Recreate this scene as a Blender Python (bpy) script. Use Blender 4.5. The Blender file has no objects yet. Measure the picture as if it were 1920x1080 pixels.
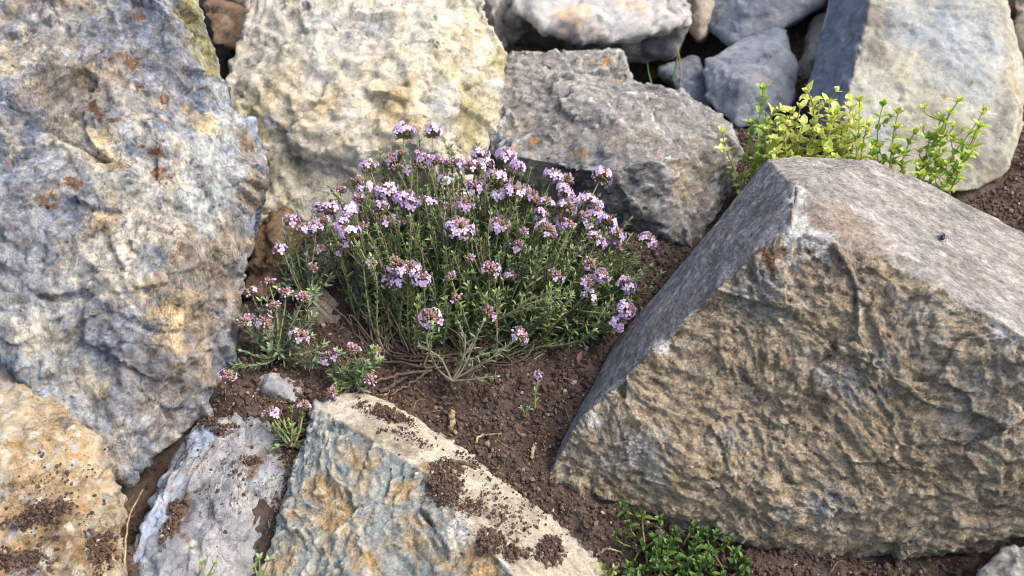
import bpy, bmesh, math, random
import numpy as np
from mathutils import Vector, Matrix
from mathutils.bvhtree import BVHTree

random.seed(7)
RNG = np.random.default_rng(11)
scene = bpy.context.scene
COL = scene.collection

# ------------------------------------------------------------------ camera
FPX = 1492.0
PITCH = math.radians(35.0)
CAM = np.array([0.0, 0.0, 0.40])
FWD = np.array([0, math.cos(PITCH), -math.sin(PITCH)])
UPV = np.array([0, math.sin(PITCH), math.cos(PITCH)])
RGT = np.array([1.0, 0, 0])
SLOPE = 0.2126
Z0 = -0.445 + 0.40


def V(px, py, d):
    """photo pixel + distance along the view axis -> world point"""
    return CAM + d * (FWD + (px - 960) / FPX * RGT - (py - 540) / FPX * UPV)


def gd(py):
    return 0.445 / (0.748 + 0.697 * (py - 540) / FPX)


def project(P):
    q = P - CAM
    d = q @ FWD
    return 960 + FPX * (q @ RGT) / d, 540 - FPX * (q @ UPV) / d, d


cam_data = bpy.data.cameras.new('camera')
cam = bpy.data.objects.new('camera', cam_data)
COL.objects.link(cam)
cam.location = CAM
cam.rotation_euler = (math.radians(90) - PITCH, 0, 0)
cam_data.sensor_width = 36
cam_data.lens = FPX / 1920 * 36
cam_data.clip_start = 0.02
cam_data.clip_end = 200
cam_data.dof.use_dof = True
cam_data.dof.focus_distance = 0.495
cam_data.dof.aperture_fstop = 9.0
scene.camera = cam

# ------------------------------------------------------------------ light
SUN = np.array([0.60, -0.08, 0.79])
SUN = SUN / np.linalg.norm(SUN)
world = bpy.data.worlds.new('World')
scene.world = world
world.use_nodes = True
wn = world.node_tree
bg = wn.nodes['Background']
sky = wn.nodes.new('ShaderNodeTexSky')
sky.sky_type = 'NISHITA'
sky.sun_disc = False
sky.sun_elevation = math.asin(SUN[2])
sky.dust_density = 4.0
sky.ozone_density = 0.4
sky.sun_rotation = math.atan2(SUN[0], SUN[1])
wn.links.new(sky.outputs[0], bg.inputs[0])
bg.inputs[1].default_value = 0.15
sd = bpy.data.lights.new('sun', 'SUN')
sd.energy = 1.3
sd.angle = math.radians(26)
sd.color = (1.0, 0.975, 0.94)
so = bpy.data.objects.new('sun', sd)
COL.objects.link(so)
so.rotation_euler = Vector(SUN).to_track_quat('Z', 'Y').to_euler()
so.location = (1, 0.4, 2)
scene.view_settings.view_transform = 'Standard'
scene.view_settings.look = 'None'
scene.view_settings.exposure = 1.4
scene.view_settings.gamma = 1.0
scene.cycles.max_bounces = 6
scene.cycles.filter_width = 1.0


# ------------------------------------------------------------------ noise
def _hash(ix, iy, iz, seed):
    h = (ix.astype(np.int64) * 374761393 + iy.astype(np.int64) * 668265263
         + iz.astype(np.int64) * 2147483647 + seed * 1274126177) & 0xFFFFFFFF
    h = ((h ^ (h >> 13)) * 1274126177) & 0xFFFFFFFF
    h = ((h ^ (h >> 16)) * 2246822519) & 0xFFFFFFFF
    return (h ^ (h >> 15)) & 0xFFFFFFFF


_G = RNG.normal(size=(256, 3))
_G /= np.linalg.norm(_G, axis=1)[:, None]


def perlin(P, seed=0):
    I = np.floor(P)
    f = P - I
    I = I.astype(np.int64)
    u = f * f * f * (f * (f * 6 - 15) + 10)
    out = 0
    for dx in (0, 1):
        wx = u[:, 0] if dx else 1 - u[:, 0]
        for dy in (0, 1):
            wy = u[:, 1] if dy else 1 - u[:, 1]
            for dz in (0, 1):
                wz = u[:, 2] if dz else 1 - u[:, 2]
                g = _G[_hash(I[:, 0] + dx, I[:, 1] + dy, I[:, 2] + dz, seed) & 255]
                dot = g[:, 0] * (f[:, 0] - dx) + g[:, 1] * (f[:, 1] - dy) + g[:, 2] * (f[:, 2] - dz)
                out = out + wx * wy * wz * dot
    return out * 1.5


def fbm(P, octs=4, seed=0, gain=0.5, ridged=False):
    a, s, f = 1.0, 0, 1.0
    for o in range(octs):
        n = perlin(P * f, seed + o * 17)
        if ridged:
            n = 1 - 2 * np.abs(n)
        s = s + a * n
        a *= gain
        f *= 2.03
    return s


def worley(P, seed=0):
    """nearest feature point offset vector, its id, F1, F2"""
    I = np.floor(P).astype(np.int64)
    n = len(P)
    f1 = np.full(n, 9.0)
    f2 = np.full(n, 9.0)
    off = np.zeros((n, 3))
    ids = np.zeros(n, np.int64)
    for dx in (-1, 0, 1):
        for dy in (-1, 0, 1):
            for dz in (-1, 0, 1):
                x, y, z = I[:, 0] + dx, I[:, 1] + dy, I[:, 2] + dz
                h = _hash(x, y, z, seed)
                c = np.stack([x + (h & 1023) / 1023.0, y + ((h >> 10) & 1023) / 1023.0, z + ((h >> 20) & 1023) / 1023.0], 1)
                d = P - c
                r = np.sqrt((d * d).sum(1))
                near = r < f1
                f2 = np.where(near, f1, np.minimum(f2, r))
                f1 = np.where(near, r, f1)
                off[near] = d[near]
                ids[near] = h[near]
    return off, ids, f1, f2


def chips(P, seed=0, tilt=1.0):
    off, ids, f1, f2 = worley(P, seed)
    g = _G[(ids >> 3) & 255]
    return (off * g).sum(1) * tilt + ((ids >> 11) & 255) / 255.0 * 0.35 - 0.17


def sstep(a, b, x):
    t = np.clip((x - a) / (b - a), 0, 1)
    return t * t * (3 - 2 * t)


# ------------------------------------------------------------------ small helpers
def lin(c):
    return tuple(((v / 255) / 12.92 if v / 255 <= 0.04045 else ((v / 255 + 0.055) / 1.055) ** 2.4) for v in c)


def tag(o, label, cat=None, group=None, kind=None):
    if label:
        o['label'] = label
    if cat:
        o['category'] = cat
    if group:
        o['group'] = group
    if kind:
        o['kind'] = kind
    return o


WLOC = {}


def mesh_np(name, verts, faces, mats, origin=None, attrs=None, smooth=True, fmat=None, parent=None):
    """faces: (n,3) or (n,4) int array or list of such arrays"""
    verts = np.asarray(verts, float)
    if origin is None:
        origin = np.zeros(3)
    if not isinstance(faces, list):
        faces = [faces]
    me = bpy.data.meshes.new(name)
    loops = np.concatenate([np.asarray(f).ravel() for f in faces]).astype(np.int32)
    sizes = np.concatenate([np.full(len(f), np.asarray(f).shape[1], np.int32) for f in faces])
    starts = np.concatenate([[0], np.cumsum(sizes)[:-1]]).astype(np.int32)
    me.vertices.add(len(verts))
    me.vertices.foreach_set('co', (verts - origin).astype(np.float32).ravel())
    me.loops.add(len(loops))
    me.loops.foreach_set('vertex_index', loops)
    me.polygons.add(len(sizes))
    me.polygons.foreach_set('loop_start', starts)
    me.polygons.foreach_set('use_smooth', np.full(len(sizes), smooth))
    if fmat is not None:
        me.polygons.foreach_set('material_index', np.asarray(fmat, np.int32))
    me.update(calc_edges=True)
    for k, a in (attrs or {}).items():
        at = me.attributes.new(k, 'FLOAT', 'POINT')
        at.data.foreach_set('value', np.asarray(a, np.float32))
    for m in (mats if isinstance(mats, (list, tuple)) else [mats]):
        me.materials.append(m)
    o = bpy.data.objects.new(name, me)
    COL.objects.link(o)
    WLOC[o] = np.array(origin, float)
    if parent is not None:
        o.parent = parent
        o.location = WLOC[o] - WLOC[parent]
    else:
        o.location = origin
    return o


def empty(name, loc):
    o = bpy.data.objects.new(name, None)
    o.empty_display_size = 0.02
    COL.objects.link(o)
    o.location = loc
    WLOC[o] = np.array(loc, float)
    return o


def norm(a):
    return a / (np.linalg.norm(a, axis=-1, keepdims=True) + 1e-12)


# ------------------------------------------------------------------ materials
class NT:
    def __init__(self, name):
        self.m = bpy.data.materials.new(name)
        self.m.use_nodes = True
        self.t = self.m.node_tree
        self.b = self.t.nodes['Principled BSDF']
        self.out = self.t.nodes['Material Output']
        self.b.inputs['Specular IOR Level'].default_value = 0.25

    def n(self, typ, **kw):
        nd = self.t.nodes.new(typ)
        for k, v in kw.items():
            setattr(nd, k, v)
        return nd

    def set(self, sock, v):
        if isinstance(v, (int, float, tuple)):
            if isinstance(v, tuple) and len(v) == 3 and sock.type == 'RGBA':
                v = v + (1,)
            sock.default_value = v
        elif v is not None:
            self.t.links.new(v, sock)

    def math(self, op, a, b=0.0, c=0.0, clamp=False):
        nd = self.n('ShaderNodeMath', operation=op, use_clamp=clamp)
        for i, v in enumerate((a, b, c)):
            self.set(nd.inputs[i], v)
        return nd.outputs[0]

    def noise(self, co, scale, detail=6, rough=0.6, dist=0.0):
        nd = self.n('ShaderNodeTexNoise')
        self.set(nd.inputs['Vector'], co)
        nd.inputs['Scale'].default_value = scale
        nd.inputs['Detail'].default_value = detail
        nd.inputs['Roughness'].default_value = rough
        nd.inputs['Distortion'].default_value = dist
        return nd.outputs['Fac']

    def vor(self, co, scale, feature='F1', out='Distance'):
        nd = self.n('ShaderNodeTexVoronoi', feature=feature)
        self.set(nd.inputs['Vector'], co)
        nd.inputs['Scale'].default_value = scale
        return nd.outputs[out]

    def ramp(self, fac, stops):
        nd = self.n('ShaderNodeValToRGB')
        cr = nd.color_ramp
        while len(cr.elements) < len(stops):
            cr.elements.new(0.5)
        for e, (p, c) in zip(cr.elements, stops):
            e.position = p
            e.color = tuple(c) + (1,)
        self.set(nd.inputs[0], fac)
        return nd.outputs[0]

    def rng(self, v, a, b, c, d):
        nd = self.n('ShaderNodeMapRange')
        self.set(nd.inputs[0], v)
        for i, x in enumerate((a, b, c, d)):
            nd.inputs[i + 1].default_value = x
        return nd.outputs[0]

    def mix(self, fac, a, b, blend='MIX'):
        nd = self.n('ShaderNodeMix', data_type='RGBA', blend_type=blend)
        self.set(nd.inputs[0], fac)
        self.set(nd.inputs[6], a)
        self.set(nd.inputs[7], b)
        return nd.outputs[2]

    def attr(self, name):
        nd = self.n('ShaderNodeAttribute', attribute_name=name)
        return nd.outputs['Fac']

    def co(self, stretch=None, rot=None):
        tc = self.n('ShaderNodeTexCoord').outputs['Object']
        if stretch is None:
            return tc
        mp = self.n('ShaderNodeMapping')
        self.t.links.new(tc, mp.inputs[0])
        mp.inputs['Scale'].default_value = stretch
        if rot:
            mp.inputs['Rotation'].default_value = tuple(math.radians(r) for r in rot)
        return mp.outputs[0]

    def along(self, d, f):
        """object coordinates shortened along direction d: streaks run along d"""
        tc = self.n('ShaderNodeTexCoord').outputs['Object']
        dt = self.n('ShaderNodeVectorMath', operation='DOT_PRODUCT')
        self.t.links.new(tc, dt.inputs[0])
        dt.inputs[1].default_value = tuple(d)
        sc = self.n('ShaderNodeVectorMath', operation='SCALE')
        sc.inputs[0].default_value = tuple(d)
        self.t.links.new(self.math('MULTIPLY', dt.outputs['Value'], 1 - f), sc.inputs['Scale'])
        sb = self.n('ShaderNodeVectorMath', operation='SUBTRACT')
        self.t.links.new(tc, sb.inputs[0])
        self.t.links.new(sc.outputs[0], sb.inputs[1])
        return sb.outputs[0]

    def bump(self, h, strength, dist, prev=None):
        nd = self.n('ShaderNodeBump')
        nd.inputs['Strength'].default_value = strength
        nd.inputs['Distance'].default_value = dist
        self.set(nd.inputs['Height'], h)
        if prev is not None:
            self.t.links.new(prev, nd.inputs['Normal'])
        return nd.outputs[0]


def ramp3(cols, lo=0.3, hi=0.7):
    n = len(cols)
    return [(lo + (hi - lo) * i / (n - 1), lin(c)) for i, c in enumerate(cols)]


def rock_mat(name, cols, scale=14, masks=(), speck=0.25, bump=1.0, stretch=None, rot=None,
             patch=None, patch_scale=22, patch_t=0.56, flecks=None, edge=None, rough=0.88, veins=None, grain=420, mott=(0.35, .5, .4), pitc=(70, 62, 54), palec=(214, 208, 196), cong=None, cracks=None):
    """cols: sRGB colours of the base mottling, masks: (attribute, colours, softness, breakup)"""
    k = NT(name)
    co = k.co(stretch, rot)
    iso = k.co()
    c = k.ramp(k.noise(co, scale, 9, 0.62, 0.5), ramp3(cols))
    if patch:
        f = k.rng(k.noise(co, patch_scale, 8, 0.65, 0.8), patch_t, patch_t + 0.07, 0, 1)
        c = k.mix(f, c, k.ramp(k.noise(iso, patch_scale * 3, 5, 0.6), ramp3(patch)))
    if veins:
        vc, vs, vw = veins
        w = k.noise(iso, 14, 5, 0.6)
        d = k.math('ABSOLUTE', k.math('SUBTRACT', k.noise(co, vs, 4, 0.55, 1.5), 0.5))
        f = k.math('MULTIPLY', k.rng(d, 0.0, vw, 1, 0), k.rng(w, 0.45, 0.6, 0, 1))
        c = k.mix(f, c, lin(vc))
    br = k.noise(iso, 55, 8, 0.68, 0.4)
    br2 = k.noise(iso, 130, 5, 0.7)
    for mk in masks:
        at, mc, soft, brk = mk[:4]
        a = k.attr(at)
        v = k.math('ADD', a, k.math('MULTIPLY', k.math('SUBTRACT', br, 0.5), brk))
        if at in ('rust', 'lichen'):
            v = k.math('ADD', a, k.math('MULTIPLY', k.math('SUBTRACT', br2, 0.52), brk * 1.4))
        f = k.rng(v, 0.5 - soft, 0.5 + soft, 0, 1)
        mco, msc = (co, scale * 2.6) if len(mk) < 5 else (k.along(mk[4], mk[5]), mk[6])
        c = k.mix(f, c, k.ramp(k.noise(mco, msc, 8, 0.66, 0.4), ramp3(mc, 0.33, 0.67)))
    if cong:
        w = k.n('ShaderNodeVectorMath', operation='ADD')
        k.t.links.new(iso, w.inputs[0])
        nv = k.n('ShaderNodeTexNoise')
        nv.inputs['Scale'].default_value = 60
        k.t.links.new(iso, nv.inputs['Vector'])
        sc_ = k.n('ShaderNodeVectorMath', operation='SCALE')
        sc_.inputs['Scale'].default_value = 0.012
        k.t.links.new(nv.outputs['Color'], sc_.inputs[0])
        k.t.links.new(sc_.outputs[0], w.inputs[1])
        for vs in (75, 150):
            vc = k.vor(w.outputs[0], vs, out='Color')
            dd = k.vor(w.outputs[0], vs)
            sep = k.n('ShaderNodeSeparateColor')
            k.t.links.new(vc, sep.inputs[0])
            f = k.math('MULTIPLY', k.rng(sep.outputs[0], .42, .47, 0, .9), k.rng(dd, .35, .5, 1, 0))
            c = k.mix(f, c, k.ramp(sep.outputs[1], ramp3(cong, .05, .95)))
    if edge:
        f = k.rng(k.math('ADD', k.attr('edge'), k.math('MULTIPLY', k.math('SUBTRACT', br2, 0.5), 0.8)), 0.45, 0.8, 0, 0.75)
        c = k.mix(f, c, lin(edge))
    # mottling, pits and pale flecks
    mo = k.math('ADD', k.rng(k.noise(co, 48, 9, 0.72, 0.5), .3, .7, -mott[0], mott[0]), k.rng(k.noise(iso, 150, 7, 0.74), .3, .7, -mott[0] * .8, mott[0] * .8))
    mo = k.math('ADD', mo, 1.0)
    f = k.rng(k.noise(co, 85, 7, 0.7, 0.6), 0.60, 0.70, 0, mott[1])
    c = k.mix(f, c, lin(pitc))
    f = k.rng(k.noise(iso, 118, 7, 0.7, 0.4), 0.58, 0.68, 0, mott[2])
    c = k.mix(f, c, lin(palec))
    lines = None
    if cracks:
        cc_, cs_, cw_, ca_ = cracks[:4]
        d1 = k.math('ABSOLUTE', k.math('SUBTRACT', k.noise(co, cs_, 6, 0.6, 1.2), 0.5))
        d2 = k.math('ABSOLUTE', k.math('SUBTRACT', k.noise(co, cs_ * 2.3, 5, 0.6, 0.8), 0.5))
        brk_ = k.rng(k.noise(iso, 26, 4, 0.6), 0.42, 0.58, 0, 1)
        brk2_ = k.rng(k.noise(iso, 40, 4, 0.6), 0.45, 0.6, 0, 1)
        lines = k.math('MAXIMUM', k.math('MULTIPLY', k.rng(d1, 0, cw_, 1, 0), brk_), k.math('MULTIPLY', k.rng(d2, 0, cw_ * 1.2, 1, 0), brk2_))
        if cracks[4:]:
            keep = k.math('SUBTRACT', 1.0, k.math('MAXIMUM', k.attr('top'), k.attr('left')), clamp=True)
            lines = k.math('MULTIPLY', lines, keep)
        c = k.mix(k.math('MULTIPLY', lines, ca_), c, lin(cc_))
    # grain
    g1 = k.noise(iso, grain, 4, 0.75)
    g2 = k.noise(iso, grain * 0.3, 6, 0.7)
    g = k.math('MULTIPLY', mo, k.math('ADD', k.rng(g1, 0.25, 0.75, 1 - speck, 1 + speck), k.rng(g2, 0.25, 0.75, -speck * 0.8, speck * 0.8)))
    c = k.mix(1.0, c, k.n('ShaderNodeCombineColor').outputs[0], 'MULTIPLY')
    cc = c.node.inputs[7].links[0].from_node
    for i in range(3):
        k.t.links.new(g, cc.inputs[i])
    if flecks:
        f = k.rng(k.noise(iso, 260, 3, 0.6), 0.63, 0.68, 0, 0.8)
        c = k.mix(f, c, lin(flecks))
    k.t.links.new(c, k.b.inputs['Base Color'])
    k.b.inputs['Roughness'].default_value = rough
    b = k.bump(k.noise(co, 150, 11, 0.78, 0.3), 0.7 * bump, 0.005)
    b = k.bump(k.noise(iso, 480, 6, 0.8), 0.75 * bump, 0.002, b)
    if lines is not None:
        b = k.bump(k.math('SUBTRACT', 1.0, lines), 0.8, 0.0016, b)
    k.t.links.new(b, k.b.inputs['Normal'])
    return k.m


def leaf_mat(name, stops, rough=0.5, trans=0.3, vein=True):
    """colour from the per-vertex 'tint' (0..1, one value per leaf)"""
    k = NT(name)
    t = k.attr('tint')
    n = k.noise(k.co(), 300, 3, 0.6)
    c = k.ramp(k.math('ADD', t, k.math('MULTIPLY', k.math('SUBTRACT', n, 0.5), 0.25)), [(p, lin(cc)) for p, cc in stops])
    k.t.links.new(c, k.b.inputs['Base Color'])
    k.b.inputs['Roughness'].default_value = rough
    k.b.inputs['Specular IOR Level'].default_value = 0.35
    if trans:
        tr = k.n('ShaderNodeBsdfTranslucent')
        k.t.links.new(c, tr.inputs[0])
        mx = k.n('ShaderNodeMixShader')
        mx.inputs[0].default_value = trans
        k.t.links.new(k.b.outputs[0], mx.inputs[1])
        k.t.links.new(tr.outputs[0], mx.inputs[2])
        k.t.links.new(mx.outputs[0], k.out.inputs[0])
    return k.m


# ------------------------------------------------------------------ rocks
ROCKS = {}
HULLS = []


def hull_bm(points):
    bm = bmesh.new()
    for p in points:
        bm.verts.new(p)
    r = bmesh.ops.convex_hull(bm, input=bm.verts)
    junk = [g for g in r['geom_interior'] + r['geom_unused'] if isinstance(g, bmesh.types.BMVert)]
    bmesh.ops.delete(bm, geom=list(set(junk)), context='VERTS')
    bmesh.ops.recalc_face_normals(bm, faces=bm.faces)
    return bm


def poly_points(front, thick, shrink=0.82, low=()):
    """front: (px,py,depth) outline and relief; the unseen back is the same outline set deeper"""
    P = [V(*p) for p in front]
    a = np.array(front, float)
    c = a[:, :2].mean(0)
    for q in a:
        pq = c + (q[:2] - c) * shrink
        P.append(V(pq[0], pq[1], q[2] + thick))
    for p in low:
        P.append(V(*p))
    return P


def make_rock(name, hulls, mat, label, cat, voxel=0.003, smooth=3, seed=1, warp=(0.006, 9), chip=((0.006, 18, 1.0), (0.002, 60, 1.0)),
              fine=(0.0012, 90), facets=None, spots=None, dents=(), strata=None, group=None, billow=(0.0012, 45), cobble=None):
    bm_all = bpy.data.meshes.new('tmp')
    bmj = bmesh.new()
    for h in hulls:
        b = hull_bm(h)
        HULLS.append(BVHTree.FromBMesh(b))
        b.to_mesh(bm_all)
        b.free()
        bmj.from_mesh(bm_all)
    bmj.to_mesh(bm_all)
    bmj.free()
    t = bpy.data.objects.new('tmp', bm_all)
    COL.objects.link(t)
    md = t.modifiers.new('r', 'REMESH')
    md.mode = 'VOXEL'
    md.voxel_size = voxel
    ms = t.modifiers.new('s', 'SMOOTH')
    ms.factor = 0.5
    ms.iterations = smooth
    dg = bpy.context.evaluated_depsgraph_get()
    dg.update()
    me = bpy.data.meshes.new_from_object(t.evaluated_get(dg))
    bpy.data.objects.remove(t)
    bpy.data.meshes.remove(bm_all)
    n = len(me.vertices)
    co = np.empty(n * 3, np.float32)
    me.vertices.foreach_get('co', co)
    P = co.reshape(-1, 3).astype(float)
    nn = np.empty(n * 3, np.float32)
    me.vertices.foreach_get('normal', nn)
    N = nn.reshape(-1, 3).astype(float)
    P0 = P.copy()
    # facets: name -> (three reference points, cos limit, roughness factor)
    rough = np.ones(n)
    attrs = {}
    for fn, tri, lim, rf in (facets or ()):
        a, b, c = [V(*q) for q in tri]
        fnrm = norm(np.cross(b - a, c - a))
        if fnrm @ (CAM - a) < 0:
            fnrm = -fnrm
        w = sstep(lim - 0.06, lim + 0.06, N @ fnrm)
        attrs[fn] = np.maximum(w, attrs.get(fn, 0))
        rough = rough * (1 - w) + rf * w
    disp = np.zeros(n)
    Q = P + 0.012 * np.stack([perlin(P * 22, seed + 90), perlin(P * 22, seed + 91), perlin(P * 22, seed + 92)], 1)
    if strata is not None:
        ax, st = norm(np.array(strata[0], float)), strata[1]
        Qs = Q + np.outer(Q @ ax, ax) * (st - 1)
    else:
        Qs = Q
    disp += warp[0] * fbm(P * warp[1], 3, seed) * (0.5 + 0.5 * rough)
    for i, (amp, sc, tl) in enumerate(chip):
        disp += amp * chips(Qs * sc, seed + 30 + i, tl) * rough
    disp += fine[0] * fbm(Qs * fine[1], 4, seed + 50, 0.6) * (0.35 + 0.65 * rough)
    disp += fine[0] * 0.8 * fbm(Qs * fine[1] * 0.5, 3, seed + 70, 0.6, True) * rough * 0.6
    bl = 0
    for i in range(4):
        bl = bl + 0.56 ** i * (np.abs(perlin(Qs * billow[1] * 1.93 ** i + 7.7 * i, seed + 120 + i)) - .3)
    disp += billow[0] * 2.2 * bl * rough
    for (am, sc) in (cobble or ()):
        off, ids, f1, f2 = worley(Q * sc, seed + 160)
        disp += am * np.sqrt(np.clip(1 - (f1 * 1.55) ** 2, 0, 1)) * (((ids >> 7) & 255) / 255.0 > .45)
    for (px, py, r, amt) in dents:
        c = pick(P0, N, px, py)[0]
        disp -= amt * np.exp(-((P0 - c) ** 2).sum(1) / (r * r))
    P = P + N * disp[:, None]
    # wear on convex edges: distance to a smoothed copy
    nE = len(me.edges)
    ed = np.empty(nE * 2, np.int32)
    me.edges.foreach_get('vertices', ed)
    ed = ed.reshape(-1, 2)
    S = P.copy()
    deg = np.bincount(ed.ravel(), minlength=n)[:, None].astype(float)
    for it in range(14):
        acc = np.zeros_like(S)
        for j in range(3):
            acc[:, j] = np.bincount(ed[:, 0], S[ed[:, 1], j], n) + np.bincount(ed[:, 1], S[ed[:, 0], j], n)
        S = 0.4 * S + 0.6 * acc / deg
    cv = ((P - S) * N).sum(1)
    attrs['edge'] = np.clip(cv / (voxel * 0.9), 0, 1)
    if spots:
        W1 = np.stack([fbm(P * 45, 4, seed + 200 + j, 0.65) for j in range(3)], 1)
    for k, lst in (spots or {}).items():
        m = np.zeros(n)
        for (px, py, rad, st) in lst:
            c = pick(P, N, px, py)[0]
            m = np.maximum(m, st * np.clip(1.05 - np.sqrt(((P + W1 * min(rad * .55, .016) - c) ** 2).sum(1)) / rad, 0, 1) ** 0.7)
        attrs[k] = m
    base = np.array([P[:, 0].mean(), P[:, 1].mean(), P[:, 2].min()])
    me.vertices.foreach_set('co', (P - base).astype(np.float32).ravel())
    for k, a in attrs.items():
        at = me.attributes.new(k, 'FLOAT', 'POINT')
        at.data.foreach_set('value', a.astype(np.float32))
    me.polygons.foreach_set('use_smooth', np.ones(len(me.polygons), bool))
    me.materials.clear()
    me.materials.append(mat)
    me.name = name
    me.update()
    o = bpy.data.objects.new(name, me)
    COL.objects.link(o)
    o.location = base
    tag(o, label, cat, group)
    nn = np.empty(n * 3, np.float32)
    me.vertices.foreach_get('normal', nn)
    return o, P, nn.reshape(-1, 3).astype(float)


def pick(P, N, px, py):
    """surface point of a rock seen at a photo pixel"""
    x, y, d = project(P)
    r = np.hypot(x - px, y - py)
    near = r < max(8.0, r.min() * 1.5 + 1)
    idx = np.where(near)[0]
    i = idx[np.argmin(d[idx])]
    return P[i], N[i]


GRP = 'rocks of the garden bank'

# colours (sRGB, surface albedo)
M_LEFT = rock_mat('left_rock_surface', [(68, 79, 97), (100, 111, 127), (134, 142, 153), (162, 163, 159), (108, 117, 131)], 30,
                  patch=[(162, 154, 138), (184, 178, 162), (146, 139, 126)], patch_scale=38, patch_t=0.58, stretch=(1.5, 1, 0.6),
                  masks=[('dark', [(54, 58, 70), (84, 88, 100), (124, 126, 134), (68, 72, 84)], 0.4, 2.2, (0, -.5, .866), .35, 60), ('pale', [(164, 158, 146), (186, 179, 162), (146, 145, 143)], 0.3, 2.2),
                         ('brown', [(116, 104, 90), (144, 130, 112), (100, 90, 80)], 0.4, 2.0),
                         ('bluegrey', [(150, 156, 156), (168, 170, 166), (130, 136, 138)], 0.16, 1.2),
                         ('moss', [(136, 132, 84), (158, 150, 104), (122, 118, 84), (150, 144, 120)], 0.25, 1.6),
                         ('ochre', [(176, 156, 120), (188, 170, 138)], 0.3, 2.6),
                         ('rust', [(84, 60, 46), (112, 82, 60), (138, 114, 92)], 0.2, 2.6)], speck=0.5, cracks=((74, 66, 62), 14, .008, .3), mott=(.55, .85, .55), pitc=(50, 52, 62), palec=(186, 182, 170))
M_WHITE = rock_mat('white_rock_surface', [(170, 168, 160), (192, 185, 168), (205, 198, 182), (190, 180, 155), (182, 181, 174)], 18,
                   patch=[(200, 188, 160), (208, 198, 174)], patch_scale=18, patch_t=0.6,
                   masks=[('ochre', [(200, 176, 130), (208, 188, 148)], 0.4, 2.0), ('olive', [(138, 128, 84), (160, 150, 106), (184, 174, 134)], 0.4, 1.8),
                          ('bluegrey', [(166, 168, 168), (188, 187, 182)], 0.25, 1.6)], speck=0.32, cracks=((140, 128, 104), 22, .010, .4), mott=(.26, .5, .4), pitc=(140, 134, 108), palec=(232, 226, 212))
M_MID = rock_mat('grey_rock_surface', [(98, 96, 92), (128, 124, 118), (150, 146, 138), (120, 116, 110)], 20, stretch=(1, 1, 1.8),
                 patch=[(134, 124, 110), (152, 142, 126)], patch_scale=20, patch_t=0.6,
                 masks=[('lichen', [(170, 126, 60), (186, 144, 80), (150, 126, 90)], 0.2, 2.4), ('painted_shade', [(70, 76, 84), (96, 102, 108)], 0.25, 0.6),
                        ('tan', [(150, 138, 116), (166, 154, 132)], 0.25, 0.8)], edge=(176, 174, 168), flecks=(170, 168, 162), speck=.4, cracks=((60, 58, 56), 30, .014, .45), mott=(.42, .5, .35), pitc=(66, 64, 62), palec=(170, 165, 156))
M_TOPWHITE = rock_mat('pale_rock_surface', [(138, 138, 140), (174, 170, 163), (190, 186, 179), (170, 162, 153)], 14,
                      masks=[('peach', [(206, 170, 136), (214, 186, 156)], 0.2, 1.1), ('painted_shade', [(74, 74, 80), (100, 98, 100)], 0.25, 0.7)], speck=0.12, mott=(.18, .35, .3), pitc=(150, 140, 128))
M_BLUE = rock_mat('blue_grey_rock_surface', [(84, 90, 100), (112, 117, 125), (138, 142, 147), (102, 106, 113)], 16, stretch=(1, 1, 1.6),
                  patch=[(138, 130, 122), (150, 146, 142)], patch_scale=14, patch_t=0.6, speck=0.16, mott=(.24, .4, .25), pitc=(80, 84, 92), palec=(160, 162, 166))
M_RIGHTBACK = rock_mat('tall_slab_surface', [(146, 142, 126), (166, 160, 142), (180, 176, 160), (160, 158, 148)], 12, stretch=(1, 1, 0.8),
                       patch=[(162, 150, 122), (176, 162, 134)], patch_scale=16, patch_t=0.56,
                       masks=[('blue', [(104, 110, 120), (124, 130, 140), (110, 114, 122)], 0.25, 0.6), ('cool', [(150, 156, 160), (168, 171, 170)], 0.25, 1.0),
                              ('dark', [(100, 96, 90), (130, 126, 118)], 0.25, 1.2), ('rust', [(150, 110, 70), (166, 128, 90)], 0.1, 0.9)],
                       veins=((196, 190, 172), 9, 0.012), speck=0.16, mott=(.22, .4, .25), pitc=(112, 106, 94), palec=(198, 194, 180))
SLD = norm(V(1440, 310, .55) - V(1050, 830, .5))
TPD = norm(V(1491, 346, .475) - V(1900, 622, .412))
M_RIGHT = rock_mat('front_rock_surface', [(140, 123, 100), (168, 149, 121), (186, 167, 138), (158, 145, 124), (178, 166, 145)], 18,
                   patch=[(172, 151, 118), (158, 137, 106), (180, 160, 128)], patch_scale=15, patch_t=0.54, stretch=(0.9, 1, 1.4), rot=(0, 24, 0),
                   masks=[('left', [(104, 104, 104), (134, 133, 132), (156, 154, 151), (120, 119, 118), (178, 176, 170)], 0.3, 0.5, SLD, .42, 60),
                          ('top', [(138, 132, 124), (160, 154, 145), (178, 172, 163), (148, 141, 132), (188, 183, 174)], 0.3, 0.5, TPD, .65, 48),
                          ('blue', [(148, 147, 140), (170, 168, 160), (132, 131, 124)], 0.4, 2.2),
                          ('pink', [(170, 152, 134), (162, 142, 122)], 0.5, 1.8),
                          ('white', [(196, 192, 184), (210, 206, 198)], 0.2, 1.8), ('rust', [(110, 76, 54), (130, 94, 68)], 0.2, 1.6)],
                   edge=(178, 166, 146), speck=0.62, bump=1.4, grain=620, cracks=((78, 68, 58), 34, .018, .45, 1), mott=(.36, .55, .35), pitc=(84, 74, 62), palec=(190, 180, 160))
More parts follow.
